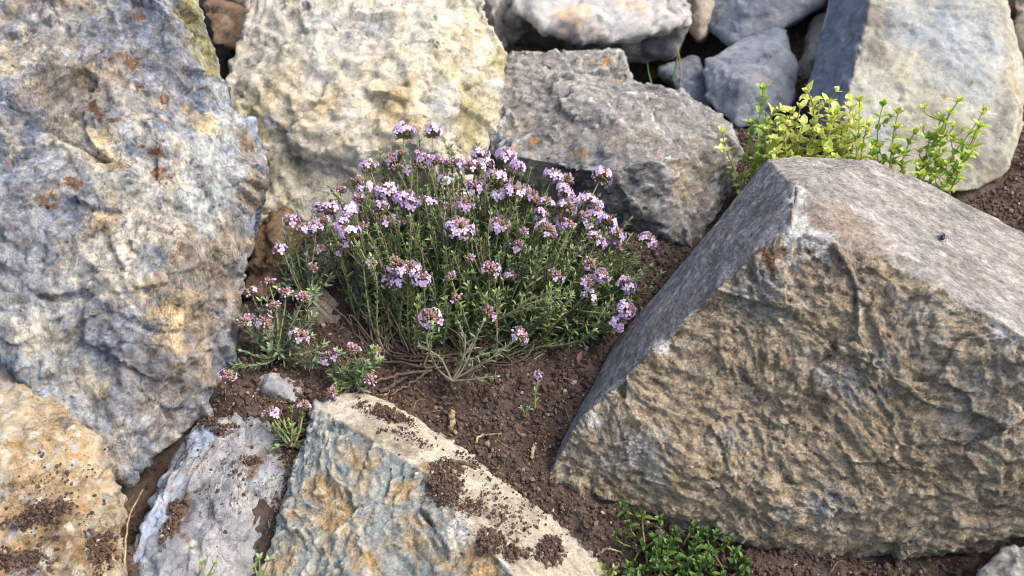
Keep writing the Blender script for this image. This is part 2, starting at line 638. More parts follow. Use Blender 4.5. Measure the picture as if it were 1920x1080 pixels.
M_FRONT = rock_mat('front_light_rock_surface', [(112, 122, 126), (140, 148, 147), (166, 169, 162), (128, 138, 142)], 22,
                   patch=[(166, 162, 142), (178, 172, 150)], patch_scale=26, patch_t=0.58,
                   masks=[('top', [(186, 174, 150), (200, 188, 164), (208, 198, 178), (190, 176, 150)], 0.3, 0.4),
                          ('ochre', [(172, 140, 96), (188, 158, 112), (158, 136, 104)], 0.3, 2.4), ('dust', [(92, 76, 66), (120, 102, 88), (150, 132, 112)], 0.45, 1.6),
                          ('white', [(206, 202, 190), (216, 212, 204)], 0.15, 1.2)], edge=(200, 190, 168), speck=0.45, bump=1.2, grain=620, cracks=((90, 90, 86), 36, .016, .4, 1), mott=(.22, .45, .35), pitc=(96, 96, 90), palec=(206, 200, 184))
M_LOWBLUE = rock_mat('low_grey_rock_surface', [(124, 126, 130), (152, 152, 154), (174, 170, 164), (146, 146, 150)], 15, stretch=(1.5, 1, 0.7), rot=(0, -20, 0),
                     patch=[(182, 174, 160), (196, 190, 180)], patch_scale=24, patch_t=0.58,
                     masks=[('dark', [(92, 84, 78), (112, 102, 92)], 0.2, 1.3), ('blue', [(150, 164, 186), (176, 186, 200)], 0.22, 1.0), ('brown', [(128, 106, 86), (104, 86, 70)], 0.16, 1.3)],
                     veins=((206, 204, 200), 7, 0.014), speck=0.26, cracks=((96, 90, 84), 22, .012, .6), mott=(.28, .5, .4), pitc=(104, 98, 92))
M_OCHRE = rock_mat('ochre_rock_surface', [(150, 134, 108), (172, 156, 128), (186, 172, 146), (162, 148, 126)], 20,
                   patch=[(180, 174, 162), (160, 156, 148), (196, 186, 166)], patch_scale=34, patch_t=0.56,
                   masks=[('brown', [(104, 82, 58), (126, 100, 72), (146, 118, 84)], 0.25, 1.8), ('orange', [(170, 144, 106), (184, 160, 122)], 0.4, 2.2)], speck=0.3, cracks=((110, 88, 62), 30, .016, .6),
                   mott=(.28, .5, .5), pitc=(118, 92, 62), palec=(206, 196, 174), cong=[(142, 144, 146), (200, 193, 177), (172, 136, 86), (208, 200, 182), (120, 112, 104)])
M_BROWN = rock_mat('brown_stone_surface', [(88, 70, 54), (112, 92, 72), (132, 110, 86)], 24, speck=0.25)
M_PALE = rock_mat('pale_stone_surface', [(164, 168, 164), (186, 188, 180), (198, 198, 190)], 14, speck=0.1)
M_BEIGE = rock_mat('beige_stone_surface', [(140, 128, 114), (166, 152, 136), (180, 168, 150)], 16, speck=0.15)

RK = {}
RK['left'] = make_rock('boulder', [
    poly_points([(-170, -140, .50), (330, -80, .55), (352, 10, .555), (402, 95, .562), (430, 200, .566), (330, 40, .525), (300, 230, .494), (315, 500, .480),
                 (120, 450, .468), (-80, 590, .453), (-200, 300, .455), (440, 560, .56), (60, 120, .49)], .17),
    poly_points([(430, 205, .566), (478, 222, .568), (492, 320, .566), (480, 410, .56), (450, 500, .553), (440, 640, .545), (428, 725, .53), (330, 838, .512),
                 (240, 912, .487), (190, 842, .475), (100, 780, .466), (40, 700, .462), (15, 630, .457), (-70, 585, .454), (300, 260, .493), (315, 500, .480), (120, 450, .468), (285, 700, .478)], .15)],
    M_LEFT, 'tall blue-grey and cream boulder with rust spots, leaning at the left edge of the photo', 'rock', 0.0019, 4, 3,
    (0.004, 10), ((0.0060, 24, 1.0), (0.0038, 60, 1.0), (.0020, 130, 1.0)), (0.0013, 90), strata=((0, -.5, .87), .5),
    spots={'dark': [(60, 200, .05, 1), (30, 260, .04, .9), (300, 130, .05, .8), (290, 60, .05, .8), (200, 640, .06, .75), (280, 600, .05, .8), (20, 480, .05, .8), (150, 420, .04, .7), (40, 350, .05, .7), (250, 690, .05, .7), (170, 560, .05, .7), (415, 350, .012, .8), (420, 415, .01, .8), (350, 200, .02, .8)],
           'pale': [(50, 110, .03, 1), (170, 250, .05, .9), (210, 280, .04, .9), (290, 430, .04, .9), (320, 330, .03, .9), (60, 620, .03, .9), (250, 200, .03, .8), (180, 490, .025, 1), (110, 90, .02, .9), (130, 700, .03, .7), (320, 400, .03, .8), (225, 840, .03, .7)],
           'brown': [(400, 520, .05, 1), (370, 600, .05, .9), (420, 470, .04, 1), (380, 680, .045, .8), (300, 780, .05, .6), (470, 280, .018, 1), (480, 350, .02, 1), (440, 440, .03, .9), (355, 470, .018, 1), (150, 170, .04, .8), (100, 40, .06, .6)],
           'bluegrey': [(410, 240, .02, 1), (415, 290, .025, 1), (410, 350, .03, 1), (390, 410, .026, 1), (430, 310, .02, 1), (440, 215, .012, 1)],
           'moss': [(375, 40, .022, 1), (390, 90, .025, 1), (405, 130, .02, 1), (365, 10, .02, 1)],
           'ochre': [(205, 290, .014, 1), (195, 265, .012, .9), (375, 225, .014, 1), (195, 405, .012, .8), (325, 580, .02, .9), (320, 520, .015, .9), (340, 640, .016, .8)],
           'rust': [(225, 95, .009, 1), (252, 112, .008, 1), (170, 168, .007, 1), (175, 212, .008, 1), (202, 218, .007, 1), (165, 195, .006, .9), (325, 180, .008, 1), (310, 228, .006, .9), (285, 290, .007, 1), (308, 325, .007, 1), (130, 340, .006, 1), (120, 400, .007, 1), (100, 370, .007, .9), (268, 28, .005, 1), (270, 168, .005, .9), (345, 470, .010, .9)]},
    dents=[(60, 215, .028, .012), (305, 315, .010, .006), (285, 290, .008, .005), (350, 400, .012, .004), (325, 190, .016, .004)], group=GRP, billow=(.0009, 60))
RK['white'] = make_rock('boulder', [
    poly_points([(500, -70, .685), (885, -70, .685), (902, 20, .67), (946, 110, .66), (940, 165, .652), (912, 230, .65), (905, 300, .65), (890, 430, .66),
                 (700, 520, .655), (560, 500, .65), (470, 440, .645), (440, 330, .64), (424, 200, .65), (430, 130, .655), (470, 55, .668),
                 (690, 335, .624), (790, 280, .622), (540, 225, .624), (480, 330, .637), (850, 150, .630), (640, 50, .636), (820, 30, .645)], .2)],
    M_WHITE, 'large cream-white weathered boulder behind the flowering thyme', 'rock', 0.0026, 3, 8,
    (0.005, 10), ((0.0075, 17, 1.0), (0.0034, 45, 1.0), (.0022, 100, 1.0)), (0.0014, 80),
    spots={'ochre': [(735, 205, .028, 1), (760, 240, .02, .8), (600, 190, .02, .8), (520, 150, .03, .5), (940, 120, .015, .7)],
           'olive': [(880, 170, .03, .9), (885, 240, .035, 1), (880, 60, .03, .6), (930, 110, .02, .7), (480, 240, .025, .6), (510, 330, .03, .5)],
           'bluegrey': [(620, 30, .02, .9), (650, 60, .03, .8), (590, 140, .02, .8), (830, 200, .025, .8), (510, 230, .01, 1), (700, 40, .03, .7)]},
    dents=[(530, 290, .014, .007), (600, 320, .014, .008), (640, 350, .016, .008), (560, 340, .014, .006), (670, 60, .025, .006), (600, 150, .012, .006), (480, 330, .015, .01), (720, 370, .03, .01)], group=GRP, billow=(.0013, 50))
RK['mid'] = make_rock('boulder', [
    poly_points([(1310, 478, .615), (1190, 445, .635), (1050, 405, .655), (960, 350, .66), (912, 290, .67), (908, 230, .675), (1245, 300, .608), (1100, 315, .613), (950, 290, .64),
                 (955, 125, .715), (1020, 130, .70), (1275, 168, .715), (1372, 242, .69), (1386, 300, .67), (1362, 365, .65), (1100, 190, .66), (1190, 150, .71)], .12),
    poly_points([(950, 108, .735), (1165, 97, .745), (1188, 150, .72), (1100, 160, .715), (935, 160, .715)], .1)],
    M_MID, 'dark grey angular boulder with orange lichen dots behind the thyme, right of the cream-white boulder', 'rock', 0.0022, 2, 21,
    (0.004, 10), ((0.005, 22, 1.0), (0.0028, 60, 1.0), (.0016, 120, 1.0)), (0.0010, 110),
    spots={'lichen': [(958, 268, .006, 1), (995, 258, .005, .9), (1105, 107, .007, 1), (1135, 110, .008, 1), (1150, 108, .007, 1), (1128, 128, .005, .9), (1153, 125, .005, .9), (1165, 145, .008, .9), (1278, 221, .004, 1), (1150, 264, .004, .8), (1210, 200, .006, .7), (1082, 290, .007, .8), (1012, 278, .004, .8), (965, 165, .004, .8), (987, 205, .004, .7)],
           'painted_shade': [(920, 250, .025, 1), (915, 280, .02, 1), (1120, 300, .02, .8), (1080, 340, .03, .7)],  # left facet and underside: their shade put into the colour
           'tan': [(1300, 340, .03, .8), (1330, 290, .03, .7), (970, 230, .02, .7), (1200, 240, .04, .5)]},
    dents=[(1150, 360, .03, .008), (1060, 350, .03, .008)], strata=((0, -.4, 1), 1.7), group=GRP, billow=(.0006, 60))
RK['topwhite'] = make_rock('boulder', [
    poly_points([(962, 20, .79), (985, -90, .85), (1290, -90, .85), (1297, 30, .79), (1275, 48, .765), (1170, 78, .765), (1090, 80, .765), (1030, 60, .765), (1000, 25, .77)], .12, 0.75),
    poly_points([(940, 70, .83), (968, 20, .80), (1290, 40, .80), (1262, 105, .82), (1190, 116, .84), (1080, 100, .85), (975, 90, .84)], .1, 0.9)],
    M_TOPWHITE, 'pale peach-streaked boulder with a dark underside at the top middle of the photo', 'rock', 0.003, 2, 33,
    (0.006, 9), ((0.008, 18, 1.0), (0.003, 50, 1.0)), (0.0016, 70),
    spots={'peach': [(1080, 10, .03, 1), (1060, 40, .02, .8), (1180, 10, .03, .6)], 'painted_shade': [(1010, 80, .05, 1), (1230, 90, .05, 1), (1100, 95, .04, 1), (950, 60, .03, .8)]}, group=GRP)  # dark underside: shade of the overhang painted into the colour
RK['gapgrey'] = make_rock('rock', [poly_points([(880, -60, .85), (1000, -60, .87), (965, 60, .84), (938, 105, .82), (895, 40, .825), (925, 20, .80)], .12)],
    M_MID, 'small grey rock wedged between the cream-white boulder and the pale peach-streaked boulder', 'rock', 0.003, 3, 41, group=GRP)
RK['beige'] = make_rock('rock', [poly_points([(1280, -50, .87), (1345, -50, .87), (1338, 40, .85), (1312, 82, .84), (1285, 50, .85), (1312, 10, .835)], .1)],
    M_BEIGE, 'small beige rock in the gap at the top, right of the pale peach-streaked boulder', 'rock', 0.003, 4, 42, group=GRP)
RK['topblue'] = make_rock('boulder', [poly_points([(1322, 50, .85), (1335, -70, .89), (1575, -70, .88), (1550, 0, .83), (1470, 52, .815), (1372, 82, .815), (1420, 0, .815)], .15)],
    M_BLUE, 'smooth blue-grey rock cut off by the top edge, above the other blue-grey rock', 'rock', 0.0026, 2, 43, (0.003, 8), ((0.007, 12, 1), (.002, 40, 1), (.0008, 100, 1)), (0.0006, 110), billow=(.0004, 60), group=GRP)
RK['lowblue'] = make_rock('rock', [poly_points([(1318, 110, .785), (1400, 65, .80), (1472, 52, .80), (1490, 130, .77), (1484, 190, .76), (1440, 238, .742), (1380, 242, .735), (1322, 190, .755), (1390, 150, .735), (1440, 120, .748)], .12)],
    M_BLUE, 'rounded blue-grey rock in shade behind the left stems of the yellow-green herb', 'rock', 0.0026, 2, 44, (0.003, 12), ((0.006, 14, 1), (.002, 40, 1), (.0008, 100, 1)), (0.0006, 110), billow=(.0004, 60), group=GRP)
RK['narrow'] = make_rock('rock', [poly_points([(1494, 130, .82), (1530, 40, .84), (1562, 0, .86), (1610, -40, .87), (1570, 130, .80), (1520, 185, .79), (1500, 190, .79), (1530, 110, .79)], .1)],
    M_BEIGE, 'narrow grey-brown rock upright in the shadowed crack left of the tall pale slab', 'rock', 0.003, 4, 45, group=GRP)
RK['slab'] = make_rock('boulder', [
    poly_points([(1565, -60, .78), (1600, 100, .685), (1645, -60, .705), (1582, 210, .662), (1590, 320, .655), (1540, 130, .75), (1512, 178, .735), (1545, 290, .70), (1875, -60, .70),
                 (1888, 100, .685), (1902, 200, .675), (1880, 335, .662), (1830, 358, .655), (1740, 362, .652), (1895, 60, .72), (1920, 140, .71), (1913, 250, .69)], .16, .88)],
    M_RIGHTBACK, 'tall pale slab-faced boulder behind the yellow-green herb at the upper right', 'rock', 0.0022, 3, 52,
    (0.004, 8), ((0.0014, 14, 1.0), (0.0012, 55, 1.0), (.0008, 130, 1.0)), (0.0008, 100),
    facets=[('blue', ((1565, -60, .78), (1600, 100, .685), (1512, 178, .735)), .9, 1)],  # left facet tinted bluish and darker: its shade put into the colour
    spots={'cool': [(1780, 60, .06, .9), (1730, 40, .05, .7), (1820, 130, .05, .7), (1640, 250, .03, .7)], 'dark': [(1630, 90, .03, .7), (1640, 30, .03, .7), (1890, 230, .03, .7), (1860, 320, .04, .6)], 'rust': [(1770, 172, .005, 1), (1822, 158, .003, .9)]}, group=GRP)
RK['farright'] = make_rock('rock', [poly_points([(1888, -60, .84), (2010, -60, .84), (2010, 140, .79), (1925, 130, .79), (1900, 60, .80), (1950, 40, .79)], .12)],
    M_BEIGE, 'sliver of a grey rock at the top right corner behind the tall pale slab', 'rock', 0.003, 4, 46, group=GRP)
RK['gapspeck'] = make_rock('rock', [poly_points([(1232, 125, .83), (1300, 112, .84), (1340, 180, .79), (1325, 205, .78), (1270, 175, .785), (1290, 150, .785)], .08)],
    M_BLUE, 'small grey rock low in the dark gap behind the dark grey angular boulder', 'rock', 0.0026, 3, 47, group=GRP)
RK['underblue'] = make_rock('rock', [poly_points([(1362, 240, .76), (1420, 235, .75), (1450, 290, .72), (1410, 320, .70), (1375, 310, .71), (1395, 270, .72)], .06)],
    M_BLUE, 'little blue-grey rock at ground level between the dark grey boulder and the yellow-green herb', 'rock', 0.0026, 3, 48, group=GRP)
RK['topbrown'] = make_rock('rock', [poly_points([(380, 20, .79), (400, 5, .80), (450, 20, .79), (490, 60, .76), (450, 90, .74), (400, 85, .74), (430, 45, .75)], .08)],
    M_BROWN, 'small brown rock in the gap between the tall left boulder and the cream-white boulder', 'rock', 0.0026, 3, 49, group=GRP)
RK['topdark'] = make_rock('rock', [poly_points([(380, -70, .86), (500, -70, .85), (500, -5, .83), (470, 35, .80), (455, 20, .81), (420, -10, .83), (460, -30, .81)], .08)],
    M_BEIGE, 'grey rock touching the top edge, beside the upper left corner of the cream-white boulder', 'rock', 0.0026, 3, 50, group=GRP)

RK['right'] = make_rock('boulder', [
    poly_points([(1440, 302, .55), (1500, 297, .555), (1640, 297, .555), (1700, 325, .55), (1920, 442, .53), (2200, 600, .50),
                 (1491, 346, .475), (1484, 430, .45), (1545, 457, .443), (1650, 476, .437), (1750, 556, .427), (1900, 622, .412), (2200, 790, .385),
                 (1375, 512, .457), (1240, 642, .467), (1090, 787, .479), (1020, 905, .484), (1375, 395, .59), (1300, 472, .59), (1150, 645, .55), (1050, 835, .505),
                 (1190, 955, .469), (1420, 1012, .452), (1700, 1018, .446), (1920, 1012, .442), (2200, 980, .43), (1480, 760, .445), (1750, 800, .428)], .10, .93,
                low=[(1190, 990, .485), (1420, 1055, .475), (1900, 1060, .47), (2200, 1050, .46)])],
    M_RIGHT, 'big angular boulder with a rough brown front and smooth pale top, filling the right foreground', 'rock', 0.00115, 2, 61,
    (0.0030, 13), ((0.0050, 16, 1.0), (0.0022, 42, 1.0), (0.0011, 105, 1.0), (0.0006, 240, 1.0)), (0.0012, 150),
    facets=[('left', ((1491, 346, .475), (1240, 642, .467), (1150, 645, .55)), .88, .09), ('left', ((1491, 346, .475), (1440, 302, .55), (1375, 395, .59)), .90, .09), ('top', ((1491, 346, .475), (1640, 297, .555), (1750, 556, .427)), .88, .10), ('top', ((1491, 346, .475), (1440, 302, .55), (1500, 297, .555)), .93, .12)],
    spots={'blue': [(1420, 540, .02, 1), (1450, 580, .018, .9), (1210, 840, .022, .9), (1150, 850, .016, .8), (1540, 700, .012, .9), (1590, 730, .014, .9), (1640, 670, .01, .9), (1360, 830, .012, .9), (1880, 680, .02, .8), (1720, 600, .02, .7), (1560, 980, .016, 1), (1460, 960, .01, .9), (1830, 800, .03, .6), (1300, 1000, .02, .6)],
           'pink': [(1570, 420, .03, 1), (1620, 440, .03, .8)], 'white': [(1493, 352, .008, .9), (1497, 400, .008, .9), (1100, 782, .008, .9), (1375, 512, .005, .8), (1510, 440, .020, 1), (1540, 455, .014, 1), (1700, 450, .03, .5), (1490, 370, .01, .9), (1640, 400, .02, .5), (1246, 648, .007, .9), (1890, 615, .016, .9)],
           'rust': [(1440, 490, .016, .7), (1530, 480, .012, .6), (1800, 480, .012, .5)]},
    dents=[(1640, 560, .02, .006), (1330, 760, .03, .005), (1600, 860, .04, .006), (1496, 395, .007, .0012), (1380, 512, .008, .0035), (1246, 644, .007, .003), (1310, 575, .005, .002), (1600, 468, .009, .003), (1690, 510, .008, .003), (1800, 580, .010, .004), (1160, 715, .006, .002), (1560, 298, .012, .004), (1700, 330, .010, .003)], strata=((0.45, 0.1, 1), 1.35), group=GRP, billow=(.0017, 46))
RK['front'] = make_rock('boulder', [
    poly_points([(625, 738, .512), (690, 742, .515), (800, 798, .505), (955, 922, .478), (1068, 1000, .458), (1140, 1085, .444), (1220, 1180, .43),
                 (592, 765, .500), (693, 842, .470), (806, 888, .450), (845, 977, .430), (967, 1085, .405), (1060, 1180, .392),
                 (562, 852, .482), (530, 960, .458), (500, 1085, .432), (470, 1190, .415), (700, 1190, .400), (680, 960, .440)], .08, .96)],
    M_FRONT, 'pale cream-topped rock with a bluish and ochre broken side, bottom middle, soil crumbs on top', 'rock', 0.0013, 2, 72,
    (0.003, 12), ((0.0042, 26, 1.0), (0.0020, 60, 1.0), (0.0010, 140, 1.0)), (0.0011, 150),
    facets=[('top', ((693, 842, .470), (955, 922, .478), (845, 977, .430)), .86, .2)],
    spots={'ochre': [(655, 850, .012, .9), (670, 865, .012, .8), (605, 905, .016, .8), (630, 970, .02, 1), (625, 1000, .015, .9), (750, 920, .01, .9), (755, 1010, .018, .8), (690, 1050, .018, .8), (545, 960, .01, .9), (640, 930, .02, .6), (885, 1020, .014, .9), (905, 1050, .014, 1), (520, 1050, .012, .9), (830, 1075, .02, .8), (810, 880, .012, .8)],
           'dust': [(835, 905, .018, .9), (872, 945, .02, .5), (915, 1015, .012, .8), (965, 1040, .010, .6), (1032, 1030, .013, .8), (720, 778, .022, .7), (760, 822, .016, .6), (940, 975, .03, .5)],
           'white': [(860, 990, .012, 1), (870, 1000, .01, 1), (600, 780, .02, .7), (930, 1055, .008, .8)]},
    dents=[(820, 905, .012, .004), (720, 900, .02, .004)], strata=((0.6, 0, 1), 1.5), group=GRP, billow=(.0014, 65))
RK['lowgrey'] = make_rock('boulder', [
    poly_points([(375, 800, .512), (440, 785, .515), (540, 788, .512), (566, 850, .497), (525, 980, .468), (482, 1085, .446), (440, 1190, .425), (205, 1190, .425), (238, 1080, .445), (272, 960, .468), (335, 850, .50),
                 (455, 850, .486), (400, 1000, .446), (340, 1180, .41)], .09, .95)],
    M_LOWBLUE, 'light grey rock with pale veins at the lower left, beside the cream-topped rock', 'rock', 0.0016, 3, 83,
    (0.004, 12), ((0.004, 22, 1.0), (0.0018, 60, 1.0)), (0.0011, 100),
    spots={'dark': [(330, 960, .02, .8), (350, 930, .015, .8), (470, 860, .012, .9), (300, 1000, .02, .6)], 'blue': [(300, 900, .03, .9), (270, 980, .025, 1), (360, 820, .02, .9), (500, 890, .02, .6), (260, 1060, .02, .8)],  # blue along the left edge: sky light painted into the colour
           'brown': [(330, 980, .015, .9), (345, 940, .012, .8), (475, 865, .01, .9), (520, 870, .02, .7), (510, 960, .015, .6)]},
    dents=[(430, 900, .008, .002), (480, 940, .03, .005)], strata=((1, 0, .3), 1.8), group=GRP)
RK['ochre'] = make_rock('boulder', [
    poly_points([(-80, 640, .478), (0, 655, .472), (68, 748, .470), (180, 828, .464), (214, 910, .455), (232, 1000, .446), (240, 1100, .435), (200, 1220, .415), (-120, 1220, .385), (-180, 900, .415), (110, 900, .428), (60, 800, .446), (150, 1080, .41)], .1, .92)],
    M_OCHRE, 'ochre-yellow conglomerate boulder in the bottom left corner', 'rock', 0.0016, 3, 94,
    (0.005, 12), ((0.005, 26, 1.0), (0.003, 70, 1.0)), (0.0016, 100),
    spots={'brown': [(90, 950, .03, .9), (60, 980, .03, .8), (30, 1060, .035, 1), (190, 1040, .025, .9), (120, 1000, .02, .8), (10, 690, .012, .9), (200, 1000, .02, .7)], 'orange': [(150, 870, .03, .8), (40, 820, .02, .7), (70, 880, .02, .6), (30, 1020, .02, .8)]}, group=GRP, cobble=((.0022, 60), (.0014, 120)))
RK['bit'] = make_rock('stone', [poly_points([(466, 756, .530), (488, 706, .531), (508, 696, .531), (544, 706, .530), (580, 730, .527), (560, 764, .521), (504, 728, .517)], .03)],
    M_LOWBLUE, 'small pale stone half sunk in the soil above the veined light grey rock', 'stone', 0.0015, 3, 101, (0.002, 20), ((0.0015, 50, 1),), (0.0006, 140), group='small stones around the thyme')
RK['pale'] = make_rock('rock', [poly_points([(660, 560, .585), (672, 460, .60), (740, 402, .615), (880, 390, .622), (948, 410, .618), (975, 520, .60), (945, 625, .572), (830, 645, .568), (700, 630, .57), (800, 500, .584)], .06)],
    M_PALE, 'pale bluish rounded rock half hidden behind the stems of the flowering thyme', 'rock', 0.0024, 4, 102, (0.004, 14), ((0.003, 30, 1),), (0.001, 90), group=GRP)
RK['brownlump'] = make_rock('stone', [poly_points([(472, 480, .60), (500, 408, .61), (530, 400, .61), (560, 430, .605), (575, 520, .585), (500, 570, .575), (455, 550, .58), (515, 470, .58)], .05)],
    M_BROWN, 'soil-stained brown stone between the tall left boulder and the cream-white boulder', 'stone', 0.0022, 3, 103, (0.004, 20), ((0.006, 40, 1), (0.003, 90, 1)), (0.0016, 110), group='small stones around the thyme')
RK['tanbit'] = make_rock('stone', [poly_points([(555, 620, .575), (565, 545, .585), (600, 530, .585), (640, 560, .58), (645, 620, .57), (600, 580, .565)], .04)],
    M_BEIGE, 'small tan stone behind the left sprigs of the flowering thyme', 'stone', 0.0022, 3, 104, (0.003, 20), ((0.003, 40, 1),), (0.001, 110), group='small stones around the thyme')
RK['creambit'] = make_rock('stone', [poly_points([(590, 520, .62), (600, 440, .64), (650, 430, .64), (665, 490, .625), (640, 540, .61), (625, 480, .61)], .05)],
    M_WHITE, 'cream stone standing at the foot of the cream-white boulder', 'stone', 0.0022, 3, 105, (0.003, 20), ((0.003, 40, 1),), (0.001, 110), group='small stones around the thyme')
RK['corner'] = make_rock('rock', [poly_points([(1830, 1090, .42), (1870, 1040, .432), (1930, 1010, .435), (2040, 1010, .43), (2040, 1180, .40), (1840, 1160, .41), (1900, 1080, .415)], .05)],
    M_MID, 'grey-blue rock corner at the bottom right of the photo, under the big angular boulder', 'rock', 0.0016, 3, 106, (0.003, 20), ((0.003, 30, 1),), (0.001, 110), group=GRP)
RK['pebble'] = make_rock('stone', [poly_points([(62, 772, .485), (80, 760, .487), (92, 775, .482), (84, 792, .478), (66, 790, .478)], .015, .8)],
    M_BEIGE, 'tiny mossy brown pebble in the crack above the ochre boulder', 'stone', 0.0012, 3, 107, (0.001, 40), ((0.001, 90, 1),), (0.0005, 160), group='small stones around the thyme')

# ------------------------------------------------------------------ soil
BUMPS = []   # (x, y, dz, radius)
for (px, py, dz, r) in [(420, 765, .008, .05), (700, 700, .004, .06), (1860, 400, .006, .08), (540, 480, .0, .05), (300, 880, -.05, .032), (385, 800, -.012, .02), (1250, 560, .004, .05),
                        (1200, 1000, -.004, .05), (1650, 1075, -.004, .08), (1290, 105, -.09, .075), (1000, 640, -.003, .04)]:
    g = V(px, py, gd(py))
    BUMPS.append((g[0], g[1], dz, r))


def soil_z(x, y, detail=True):
    z = Z0 + SLOPE * y
    far = np.maximum(np.hypot(x, y - 0.6) - 0.8, 0)
    z = z + 0.05 * np.minimum(far, 4)
    for (bx, by, dz, r) in BUMPS:
        z = z + dz * np.exp(-((x - bx) ** 2 + (y - by) ** 2) / (r * r))
    if detail:
        P = np.stack([x, y, np.zeros_like(x) + 3.3], 1)
        z = z + 0.006 * fbm(P * 14, 3, 5) + 0.0030 * fbm(P * 70, 4, 9, .6)
        off, ids, f1, f2 = worley(P * 75 + 0.4 * np.stack([perlin(P * 60, 3), perlin(P * 60, 4), 0 * x], 1), 77)
        w = ((ids >> 5) & 255) / 255.0
        z = z + 0.0042 * w * np.clip(1 - f1 * 1.3, 0, 1) * sstep(-.25, .3, perlin(P * 25, 31))
        off, ids, f1, f2 = worley(P * 190, 78)
        z = z + 0.0020 * np.clip(1 - f1 * 1.25, 0, 1) * (((ids >> 5) & 255) / 255.0)
    return z


def axis(lo, hi, step, ext):
    a = list(np.arange(lo, hi, step))
    s = step
    x = hi
    up = []
    while x < hi + ext:
        s *= 1.25
        x += s
        up.append(x)
    s = step
    x = lo
    dn = []
    while x > lo - ext:
        s *= 1.25
        x -= s
        dn.append(x)
    return np.array(dn[::-1] + a + up)


xs, ys = axis(-.55, .6, .0019, 40), axis(.22, .95, .0019, 40)
X, Y = np.meshgrid(xs, ys)
x, y = X.ravel(), Y.ravel()
z = soil_z(x, y)
nx, ny = len(xs), len(ys)
ii = np.arange(nx * ny).reshape(ny, nx)
quads = np.stack([ii[:-1, :-1].ravel(), ii[:-1, 1:].ravel(), ii[1:, 1:].ravel(), ii[1:, :-1].ravel()], 1)

k = NT('soil_surface')
co = k.co()
c = k.ramp(k.noise(co, 30, 8, 0.65, 0.4), ramp3([(40, 33, 30), (68, 56, 49), (96, 81, 71), (58, 48, 42)]))
c = k.mix(k.rng(k.noise(co, 380, 4, 0.7), 0.60, 0.68, 0, 0.75), c, lin((134, 112, 92)))
c = k.mix(k.rng(k.noise(co, 190, 5, 0.7), 0.36, 0.44, 0.85, 0), c, lin((30, 22, 19)))
k.t.links.new(c, k.b.inputs['Base Color'])
k.b.inputs['Roughness'].default_value = 0.95
b = k.bump(k.noise(co, 260, 8, 0.75), 0.9, 0.004)
b = k.bump(k.noise(co, 900, 4, 0.7), 0.6, 0.0012, b)
k.t.links.new(b, k.b.inputs['Normal'])
M_SOIL = k.m
ground = mesh_np('soil', np.stack([x, y, z], 1), quads, M_SOIL)
tag(ground, 'dark brown crumbly garden soil between the rocks', 'soil', kind='structure')

# crumbs --------------------------------------------------------------
bm = bmesh.new()
bmesh.ops.create_icosphere(bm, subdivisions=1, radius=1)
ICO_V = np.array([v.co[:] for v in bm.verts])
ICO_F = np.array([[v.index for v in f.verts] for f in bm.faces])
bm.free()


def rand_rot(n, rng):
    q = norm(rng.normal(size=(n, 4)))
    w, x_, y_, z_ = q.T
    return np.stack([np.stack([1 - 2 * (y_ ** 2 + z_ ** 2), 2 * (x_ * y_ - z_ * w), 2 * (x_ * z_ + y_ * w)], 1),
                     np.stack([2 * (x_ * y_ + z_ * w), 1 - 2 * (x_ ** 2 + z_ ** 2), 2 * (y_ * z_ - x_ * w)], 1),
                     np.stack([2 * (x_ * z_ - y_ * w), 2 * (y_ * z_ + x_ * w), 1 - 2 * (x_ ** 2 + y_ ** 2)], 1)], 1)


def crumbs(name, pos, size, rng, mat, tint):
    n = len(pos)
    sh = rng.uniform(.55, 1.25, (n, 1, 3)) * size[:, None, None]
    vv = ICO_V[None] * (1 + rng.uniform(-.32, .32, (n, len(ICO_V), 1)))
    vv = vv * sh
    R = rand_rot(n, rng)
    vv = np.einsum('nij,nkj->nki', R, vv) + pos[:, None, :]
    ff = ICO_F[None] + (np.arange(n) * len(ICO_V))[:, None, None]
    return mesh_np(name, vv.reshape(-1, 3), ff.reshape(-1, 3), mat, attrs={'tint': np.repeat(tint, len(ICO_V))}, smooth=False)


k = NT('soil_crumb_surface')
c = k.ramp(k.attr('tint'), [(0.0, lin((33, 28, 26))), (0.45, lin((73, 60, 53))), (0.8, lin((116, 99, 86))), (0.93, lin((148, 130, 114))), (1.0, lin((196, 182, 164)))])
c = k.mix(0.5, c, k.ramp(k.noise(k.co(), 500, 3, .7), ramp3([(50, 36, 30), (104, 82, 66)])))
k.t.links.new(c, k.b.inputs['Base Color'])
k.b.inputs['Roughness'].default_value = 0.95
M_CRUMB = k.m


def free_of_rocks(x, y, z, lim=0.004):
    ok = np.ones(len(x), bool)
    for i in range(len(x)):
        o = Vector((x[i], y[i], z[i] + 0.6))
        for h in HULLS:
            hit = h.ray_cast(o, Vector((0, 0, -1)), 0.6 - lim)
            if hit[0] is not None:
                ok[i] = False
                break
    return ok


n = 150000
cx, cy = RNG.uniform(-.34, .52, n), RNG.uniform(.27, .82, n)
cz0 = soil_z(cx, cy, False)
ok = free_of_rocks(cx, cy, cz0)
cx, cy = cx[ok], cy[ok]
n = len(cx)
size = 0.0004 + 0.0017 * RNG.power(0.30, n)
big = RNG.random(n) < 0.006
size[big] *= 1.9
cz = soil_z(cx, cy) + size * 0.35
o = crumbs('soil_crumbs', np.stack([cx, cy, cz], 1), size, RNG, M_CRUMB, np.clip(RNG.beta(1.2, 1.9, n) + (RNG.random(n) < .05) * .6, 0, 1))
tag(o, 'loose dark crumbs of soil lying on the ground', 'soil', kind='stuff')
print('ground crumbs', n)


